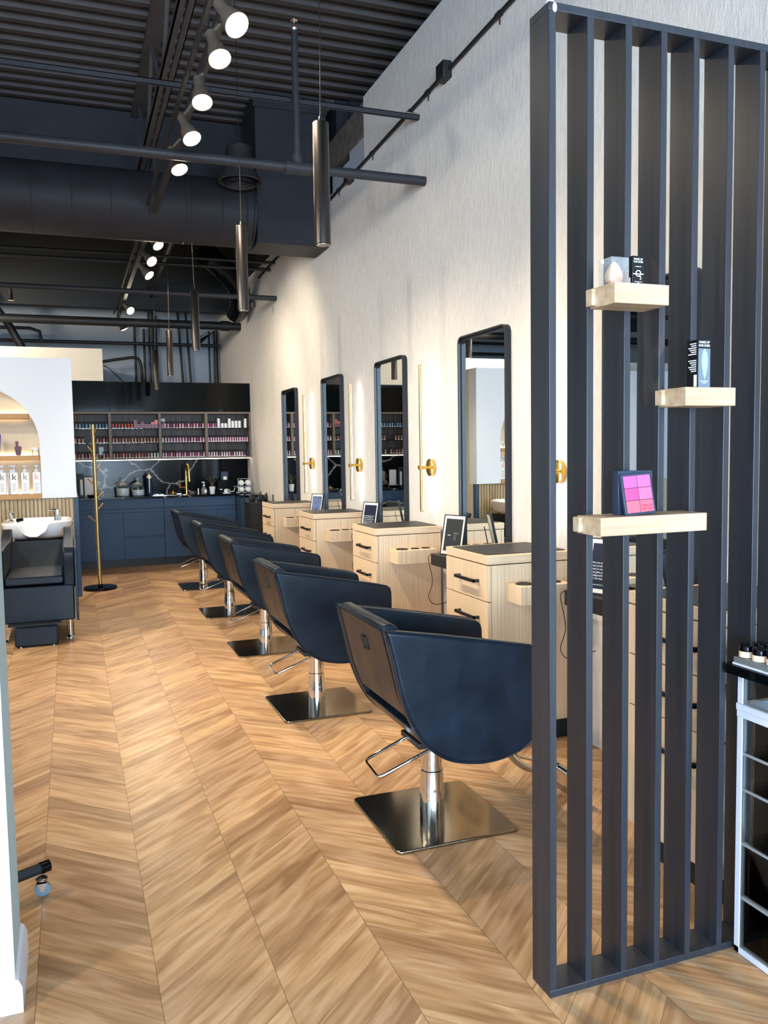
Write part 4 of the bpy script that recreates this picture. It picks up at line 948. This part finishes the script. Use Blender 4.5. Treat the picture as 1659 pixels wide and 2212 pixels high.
MB().tube(spline([(1.90, 10.9, 0.92), (1.97, 10.87, 0.895), (2.0, 10.9, 0.94), (1.99, 10.95, 0.90), (1.93, 11.0, ZW+0.006)], 5), 0.004, 6).build('charging_cable', 'white_plastic', t)
t = thing('wall_outlet', 'dark outlet with white plug on the marble backsplash', 'outlet', (1.93, 11.25, 1.03))
MB().box(1.885, 1.978, 11.252, 11.262, 1.02, 1.15).build('plate', 'palette_case', t); MB().box(1.91, 1.955, 11.215, 11.252, 1.04, 1.085).build('plug', 'white_plastic', t, bevel=0.005)
t = thing('cup_rack', 'wire rack holding four white cups on their sides at the worktop end', 'rack', (2.12, 10.9, ZW))
MB().tube([(2.045, 10.91, ZW), (2.045, 10.91, 1.06), (2.21, 10.91, 1.06), (2.21, 10.91, ZW)], 0.004, 8).tube([(2.045, 10.91, 0.955), (2.21, 10.91, 0.955)], 0.004, 8).tube([(2.02, 10.925, ZW+0.004), (2.23, 10.925, ZW+0.004)], 0.004, 8).build('wire_frame', 'white_metal', t)
for x, z, lb in ((2.085, 1.005, 'upper left'), (2.172, 1.005, 'upper right'), (2.085, 0.918, 'lower left'), (2.172, 0.918, 'lower right')):
    t = thing('white_cup', '%s white cup lying in the wire rack' % lb, 'cup', (x, 10.88, z), 'white cups in the rack')
    MB().lathe([(0.022, -0.06), (0.030, -0.055), (0.040, 0.0), (0.038, 0.0), (0.03, -0.045), (0.001, -0.05)], (x, 10.90, z), 22, 'y').build('cup_body', 'cup_white', t)
    MB().lathe([(0.018, -0.064), (0.021, -0.063), (0.021, -0.058)], (x, 10.90, z), 18, 'y').build('foot_ring', 'cup_white', t)
t = thing('menu_holder', 'black upright menu holder at the left end of the worktop', 'menu holder', (0.10, 10.95, ZW))
MB().box(0.075, 0.085, 10.85, 11.05, ZW, 1.16).box(0.075, 0.15, 10.95, 10.96, ZW, 1.16).build('holder', 'matte_black', t); MB().box(0.100, 0.128, 10.943, 10.949, ZW+0.03, 1.10).build('card', 'paper', t)
t = thing('price_sheet', 'white sheet in a dark stand behind the coat rack', 'sheet', (0.20, 11.05, ZW))
MB().box(0.148, 0.250, 11.04, 11.046, ZW+0.005, 1.125).build('sheet', 'paper', t); MB().box(0.140, 0.256, 11.046, 11.055, ZW, 1.13).build('backing', 'matte_black', t)
t = thing('black_tray', 'shallow black oval tray on the worktop behind the coat rack', 'tray', (0.25, 10.85, ZW))
MB().lathe([(0.06, ZW), (0.085, ZW+0.03), (0.088, ZW+0.032), (0.082, ZW+0.032), (0.058, ZW+0.006), (0.001, ZW+0.006)], (0.25, 10.84, 0), 24).build('dish', 'black_gloss', t)

# black trolley near the furthest station
t = thing('tool_trolley', 'black tool trolley in front of the end cabinet', 'trolley', (2.1, 9.9, 0))
MB().box(1.96, 2.22, 9.72, 10.02, 0.10, 0.80).build('body', 'matte_black', t, bevel=0.004)
MB().box(1.945, 2.235, 9.70, 10.04, 0.80, 0.815).build('tray', 'satin_black_frame', t)
for x in (1.95, 2.23):
    for y in (9.705, 10.035): MB().tube([(x, y, 0.05), (x, y, 0.90)], 0.007, 8).build('corner_post', 'matte_black', t)
for x in (1.97, 2.21):
    for y in (9.74, 10.0): MB().lathe([(0.022, -0.01), (0.025, -0.006), (0.025, 0.006), (0.022, 0.01)], (x, y, 0.025), 12, 'x').tube([(x, y, 0.03), (x, y, 0.10)], 0.006, 6).build('caster', 'matte_black', t)
for i, (x, y, h) in enumerate(((1.985, 9.78, 0.11), (2.03, 9.86, 0.09), (2.07, 9.76, 0.10), (2.115, 9.85, 0.12), (2.15, 9.78, 0.09), (2.19, 9.88, 0.10))):
    m = MB().lathe([(0.016, 0.8152), (0.018, 0.82), (0.018, 0.8152+h*0.6), (0.008, 0.8152+h*0.75), (0.008, 0.8152+h)], (x, y, 0), 12)
    tag(m.build('black_tool_bottle', 'carton_black', origin=(x, y, 0.8152)), 'small black bottle standing on the tool trolley', 'bottle', 'black bottles on the tool trolley')

# ------------------------------------------------------------------ coat rack
t = thing('coat_rack', 'slim brass coat rack with peg arms and round black base', 'coat rack', (0.238, 9.155, 0))
MB().lathe([(0.165, 0), (0.170, 0.004), (0.170, 0.020), (0.165, 0.025), (0.03, 0.027), (0.026, 0.05), (0.02, 0.052)], (0.238, 9.155, 0), 48).build('base', 'black_gloss', t)
MB().tube([(0.238, 9.155, 0.03), (0.228, 9.155, 1.66), (0.228, 9.155, 1.715)], 0.0185, 18).build('pole', 'brass_satin', t)
for (z, dx, dy) in ((1.60, 0.03, -0.06), (1.42, -0.062, -0.02), (1.33, -0.042, 0.02), (1.235, 0.075, 0.0), (1.085, -0.075, 0.0), (0.95, 0.078, 0.0), (0.825, 0.066, 0.0), (0.70, -0.082, 0.0)):
    x0 = 0.235 - z*0.003
    MB().tube([(x0+dx*0.1, 9.155+dy*0.1, z), (x0+dx, 9.155+dy, z+0.072)], [0.0075, 0.007], 10).build('peg', 'brass_satin', t)

# ------------------------------------------------------------------ shampoo chair and bowl
t = thing('shampoo_unit', 'black shampoo chair joined to a white porcelain wash bowl', 'shampoo chair', (-0.29, 7.2, 0))
MB().prism(rrect(-0.565, -0.015, 0.155, 0.425, 0.02), 'y', 6.70, 7.45).build('seat_box', 'leather', t, bevel=0.01, seg=3)
MB().prism(rrect(-0.495, -0.085, 0.435, 0.497, 0.02), 'y', 6.71, 7.35).build('seat_cushion', 'leather', t, bevel=0.012, seg=3)
for sgn in (-1, 1):
    xa = -0.29+sgn*0.205; xb = -0.29+sgn*0.285; x0, x1 = min(xa, xb), max(xa, xb)
    arm = [(6.72, 0.40), (6.705, 0.55), (6.69, 0.64), (6.70, 0.69), (6.76, 0.712), (7.2, 0.715), (7.5, 0.70), (7.66, 0.72), (7.80, 0.77), (7.84, 0.74), (7.84, 0.45), (7.80, 0.40)]
    MB().prism(spline(arm, 3), 'x', x0, x1).build('armrest', 'leather', t, bevel=0.018, seg=4)
    xo = x1 if sgn > 0 else x0
    MB().prism([(6.69, 0.15), (7.60, 0.15), (7.60, 0.70), (6.71, 0.70)], 'x', min(xo, xo+sgn*0.018), max(xo, xo+sgn*0.018)).build('side_board', 'leather', t, bevel=0.004)
MB().prism([(7.28, 0.46), (7.37, 0.45), (7.86, 0.60), (7.85, 0.655), (7.74, 0.675)], 'x', -0.51, -0.07).build('backrest', 'leather', t, bevel=0.02, seg=3)
for x in (-0.055, -0.525):
    MB().lathe([(0.017, 0.02), (0.015, 0.16)], (x, 6.79, 0), 16).lathe([(0.034, 0.0), (0.034, 0.006), (0.026, 0.02), (0.017, 0.024)], (x, 6.79, 0), 20).build('leg', 'chrome', t)
    MB().lathe([(0.017, 0.0), (0.015, 0.16)], (x, 7.4, 0), 12).build('leg', 'chrome', t)
fr_ = MB().prism(rrect(-0.435, -0.138, 0.008, 0.148, 0.015), 'y', 6.55, 6.62).build('footrest_pad', 'leather', t, bevel=0.01, seg=3)
MB().box(-0.40, -0.39, 6.56, 6.60, 0.0, 0.009).box(-0.175, -0.165, 6.56, 6.60, 0.0, 0.009).build('glide', 'white_plastic', fr_)
MB().box(-0.48, -0.12, 6.60, 6.72, 0.150, 0.160).build('footrest_bracket', 'matte_black', t)
MB().box(-0.40, -0.16, 6.9, 7.7, 0.02, 0.16).build('pedestal', 'leather', t)
# bowl: front wall with a neck dip, oval rim
bw = bmesh.new(); nx = 48
def rimz(x):
    d = abs(x+0.325)/0.125
    return 0.795 - (0.108*(1-d**3.2) if d < 1 else 0) + 0.015*max(0, (x+0.3))/0.3
rings = []
YF, YBK = 7.86, 8.62
for ring in range(5):
    pts = []
    for k in range(nx*2):
        a = 2*PI*k/(nx*2)
        sup = lambda v, e: math.copysign(abs(v)**e, v)
        cx0, cy0 = -0.30, (YF+YBK)/2
        rx, ry = 0.305, (YBK-YF)/2
        ux, uy = sup(math.cos(a), 0.55), sup(math.sin(a), 0.55)
        X0 = cx0+rx*ux; Y0 = cy0+ry*uy
        front = max(0, -uy)
        zr = 0.815+0.0*uy
        if uy < -0.55: zr = 0.815+(rimz(X0)-0.795)
        if ring == 0: p = (cx0+rx*0.70*ux, cy0+0.04+ry*0.70*uy, 0.655)
        if ring == 1: p = (cx0+rx*0.93*ux, cy0+ry*0.95*uy, 0.705)
        if ring == 2: p = (X0, Y0, zr-0.012)
        if ring == 3: p = (cx0+(rx-0.018)*ux, cy0+(ry-0.018)*uy, zr)
        if ring == 4: p = (cx0+(rx-0.035)*ux, cy0+(ry-0.035)*uy, zr-0.02)
        pts.append(bw.verts.new(p))
    rings.append(pts)
for sc_, zz in ((0.70, 0.74), (0.55, 0.68), (0.12, 0.668)):
    rings.append([bw.verts.new((-0.31+0.305*sc_*math.cos(2*PI*k/(nx*2)), 8.16+0.38*sc_*math.sin(2*PI*k/(nx*2)), zz)) for k in range(nx*2)])
for A, B in zip(rings, rings[1:]):
    for k in range(nx*2): bw.faces.new([A[k], A[(k+1) % (nx*2)], B[(k+1) % (nx*2)], B[k]])
bw.faces.new(list(reversed(rings[0]))); bw.faces.new(rings[-1])
m = MB(); m.bm.free(); m.bm = bw
bowl = m.build('wash_bowl', 'porcelain', t, angle=60)
MB().lathe([(0.03, 0.0), (0.03, 0.012), (0.012, 0.02), (0.012, 0.06), (0.022, 0.065), (0.022, 0.085), (0.03, 0.09), (0.01, 0.10)], (-0.53, 8.32, 0.80), 16).build('tap', 'chrome', t)
MB().lathe([(0.034, 0.0), (0.030, 0.03), (0.024, 0.05), (0.026, 0.09), (0.024, 0.105)], (-0.135, 8.32, 0.80), 18).tube([(-0.135, 8.32, 0.895), (-0.19, 8.26, 0.905), (-0.205, 8.24, 0.90)], [0.012, 0.007, 0.006], 10).build('mixer_tap', 'chrome', t)
MB().tube([(-0.48, 8.27, 0.815), (-0.43, 8.25, 0.825)], [0.018, 0.014], 12).build('spray_nozzle', 'black_gloss', t)
MB().box(-0.50, -0.08, 7.95, 8.6, 0.0, 0.65).build('bowl_pedestal', 'matte_black', t)

# niche shelves and products
def niche_shelf(z0, z1, hw, label):
    t = thing('niche_shelf', label, 'shelf', (-0.85, 8.8, z0), 'oak shelves in the arched niche')
    MB().box(-0.85-hw, -0.85+hw, 8.728, 8.90, z0, z1).build('board', 'shelf_oak', t, bevel=0.004)
    MB().box(-0.85-hw+0.03, -0.85+hw-0.03, 8.903, 8.913, z1-0.012, z1+0.004).build('led_strip', 'led_niche', t)
niche_shelf(1.758, 1.808, 0.488, 'top oak shelf in the arched niche')
niche_shelf(1.360, 1.408, 0.570, 'middle oak shelf in the arched niche, above the pump bottles')
niche_shelf(0.985, 1.032, 0.576, 'lowest oak shelf in the arched niche, under the pump bottles')
def kbottle(x, y, ink, label):
    t = thing('pump_bottle', label, 'pump bottle', (x, y, 1.0322), 'white pump bottles in the niche')
    MB().box(x-0.036, x+0.036, y-0.022, y+0.022, 1.0322, 1.245).build('bottle', 'white_plastic', t, bevel=0.006)
    MB().lathe([(0.018, 1.245), (0.020, 1.25), (0.018, 1.272), (0.006, 1.275), (0.006, 1.30)], (x, y, 0), 16).box(x-0.018, x+0.016, y-0.03, y+0.008, 1.30, 1.312).build('pump', 'white_metal', t)
    text('logo', 'k', 0.088, ink, t, front_y(x, y-0.0225, 1.200, 1))
    for k in range(6):
        MB().box(x-0.02, x+0.02-0.006*(k % 3), y-0.0226, y-0.022, 1.135-k*0.014, 1.138-k*0.014).build('small_print', 'grey_card', t)
for x, y, ink, lb in ((-0.316, 8.785, 'ink_k_pink', 'white pump bottle with a pink k, at the right of the niche'), (-0.418, 8.785, 'ink_k_green', 'white pump bottle with a grey green k'),
                      (-0.517, 8.785, 'ink_k_black', 'white pump bottle with a black k'), (-0.545, 8.85, 'ink_k_black', 'white pump bottle with a black k, standing behind another'), (-0.621, 8.785, 'ink_k_grey', 'white pump bottle with a grey k at the left edge')):
    kbottle(x, y, ink, lb)
t = thing('mauve_bottle', 'mauve flask shaped bottle on the middle niche shelf', 'bottle', (-0.469, 8.80, 1.408))
MB().prism([(-0.490, 1.4082), (-0.448, 1.4082), (-0.437, 1.485), (-0.445, 1.497), (-0.493, 1.497), (-0.502, 1.485)], 'y', 8.785, 8.815).build('bottle', 'mauve_glass', t, bevel=0.004)
MB().prism([(-0.489, 1.497), (-0.467, 1.497), (-0.464, 1.545), (-0.494, 1.545)], 'y', 8.79, 8.81).build('stopper', 'mauve_glass', t, bevel=0.002)
t = thing('cream_jar', 'low white jar at the right end of the middle niche shelf', 'jar', (-0.316, 8.80, 1.408))
MB().lathe([(0.032, 1.4082), (0.034, 1.412), (0.034, 1.462)], (-0.316, 8.80, 0), 22).build('jar_body', 'clear_acrylic', t); MB().lathe([(0.035, 1.462), (0.035, 1.482), (0.033, 1.484)], (-0.316, 8.80, 0), 22).build('lid', 'white_plastic', t)
t = thing('blue_tube', 'violet blue tube standing at the left edge of the niche', 'tube', (-0.66, 8.80, 1.408))
MB().prism([(-0.685, 1.4082), (-0.632, 1.4082), (-0.615, 1.613), (-0.70, 1.613)], 'y', 8.79, 8.81).build('tube_body', 'blue_tube', t, bevel=0.004)

# ------------------------------------------------------------------ caster base at the lower left edge
t = thing('rolling_stand', 'black rolling stand foot with grey caster behind the white wall end', 'stand', (-0.146, 2.80, 0))
MB().tube([(-0.55, 2.62, 0.075), (-0.135, 2.81, 0.083)], 0.017, 6).build('foot_bar', 'satin_black_frame', t)
MB().tube([(-0.145, 2.805, 0.083), (-0.118, 2.818, 0.0835)], 0.019, 12).build('end_cap', 'black_gloss', t)
c_ = MB().lathe([(0.012, 0.048), (0.020, 0.05), (0.020, 0.055), (0.006, 0.062)], (-0.142, 2.80, 0), 14).prism([(-0.156, 0.05), (-0.146, 0.018), (-0.134, 0.018), (-0.126, 0.05)], 'y', 2.774, 2.778).prism([(-0.156, 0.05), (-0.146, 0.018), (-0.134, 0.018), (-0.126, 0.05)], 'y', 2.802, 2.806).box(-0.156, -0.126, 2.774, 2.806, 0.046, 0.05).build('caster_fork', 'silver_cap', t)
MB().lathe([(0.008, -0.012), (0.010, -0.009), (0.019, -0.009), (0.0235, -0.007), (0.0235, 0.007), (0.018, 0.009)], (-0.140, 2.79, 0.0235), 24, 'y').build('wheel', 'caster_rubber', c_)
MB().tube([(-0.54, 2.62, 0.075), (-0.54, 2.62, 1.1)], 0.015, 12).build('upright', 'satin_black_frame', t)
MB().lathe([(0.018, -0.009), (0.0235, -0.007), (0.0235, 0.007), (0.018, 0.009)], (-0.53, 2.62, 0.0235), 20, 'x').tube([(-0.53, 2.62, 0.02), (-0.53, 2.62, 0.07)], 0.006, 6).build('wheel', 'caster_rubber', t)

# ------------------------------------------------------------------ white display cabinet at the right edge
t = thing('display_cabinet', 'white framed glass display cabinet at the right edge', 'display cabinet', (1.94, 1.45, 0))
xa, xb, ya, yb = 1.670, 2.20, 1.10, 1.744
def ring_frame(z0, z1, w=0.018, ex=0.0): return MB().frame([(xa-ex, ya-ex), (xb+ex, ya-ex), (xb+ex, yb), (xa-ex, yb)], [(xa+w, ya+w), (xb-w, ya+w), (xb-w, yb-w), (xa+w, yb-w)], 'z', z0, z1)
for x in (xa, xb-0.018):
    for y in (ya, yb-0.018): MB().box(x, x+0.018, y, y+0.018, 0.0, 0.790).build('corner_post', 'white_metal', t, bevel=0.001)
ring_frame(0.0, 0.018).build('bottom_rail', 'white_metal', t, bevel=0.001); ring_frame(0.664, 0.684, 0.018, 0.002).build('middle_rail', 'white_metal', t, bevel=0.001)
ring_frame(0.684, 0.702, 0.018, 0.005).build('middle_rail', 'white_metal', t, bevel=0.001)
ring_frame(0.776, 0.790, 0.010).build('top_rail', 'white_metal', t, bevel=0.001)
for z in (0.157, 0.310, 0.462, 0.562): MB().box(xa+0.006, xb-0.006, ya+0.006, yb-0.006, z, z+0.006).build('glass_shelf', 'clear_glass', t)
for z in (0.157, 0.310, 0.462, 0.562): MB().box(xa+0.004, xa+0.007, ya+0.018, yb-0.018, z-0.001, z+0.006).build('shelf_edge', 'white_metal', t)
MB().box(xa+0.003, xa+0.006, ya+0.018, yb-0.018, 0.018, 0.776).build('glass_pane', 'clear_glass', t)
MB().box(xa-0.046, xb+0.02, ya-0.02, yb+0.003, 0.790, 0.816).build('top', 'black_gloss', t, bevel=0.001)
t = thing('acrylic_tray', 'clear stepped acrylic tray on the white display cabinet', 'tray', (1.72, 1.5, 0.8165))
MB().box(1.632, 1.84, 1.25, 1.725, 0.8165, 0.8225).build('base', 'white_metal', t, bevel=0.001); MB().box(1.634, 1.838, 1.255, 1.722, 0.8226, 0.838).build('block', 'clear_acrylic', t, bevel=0.001)
for i, (x, y) in enumerate(((1.657, 1.700), (1.655, 1.652), (1.702, 1.698), (1.702, 1.650), (1.655, 1.604))):
    t = thing('powder_jar', ['small cosmetic jar with black lid nearest the screen on the acrylic tray', 'black lidded cosmetic jar on the tray at the photo edge, front one', 'black lidded cosmetic jar behind the front two on the tray', 'black lidded cosmetic jar furthest right in the back row', 'black lidded cosmetic jar at the tray side nearest the viewer'][i], 'jar', (x, y, 0.8385), 'black lidded jars on the tray')
    MB().lathe([(0.017, 0.8385), (0.0195, 0.840), (0.0195, 0.855), (0.018, 0.856)], (x, y, 0), 24).build('jar_body', 'cream_powder', t)
    MB().lathe([(0.0198, 0.856), (0.0198, 0.871), (0.0185, 0.873)], (x, y, 0), 24).build('lid', 'black_gloss', t)
bpy.context.view_layer.update()
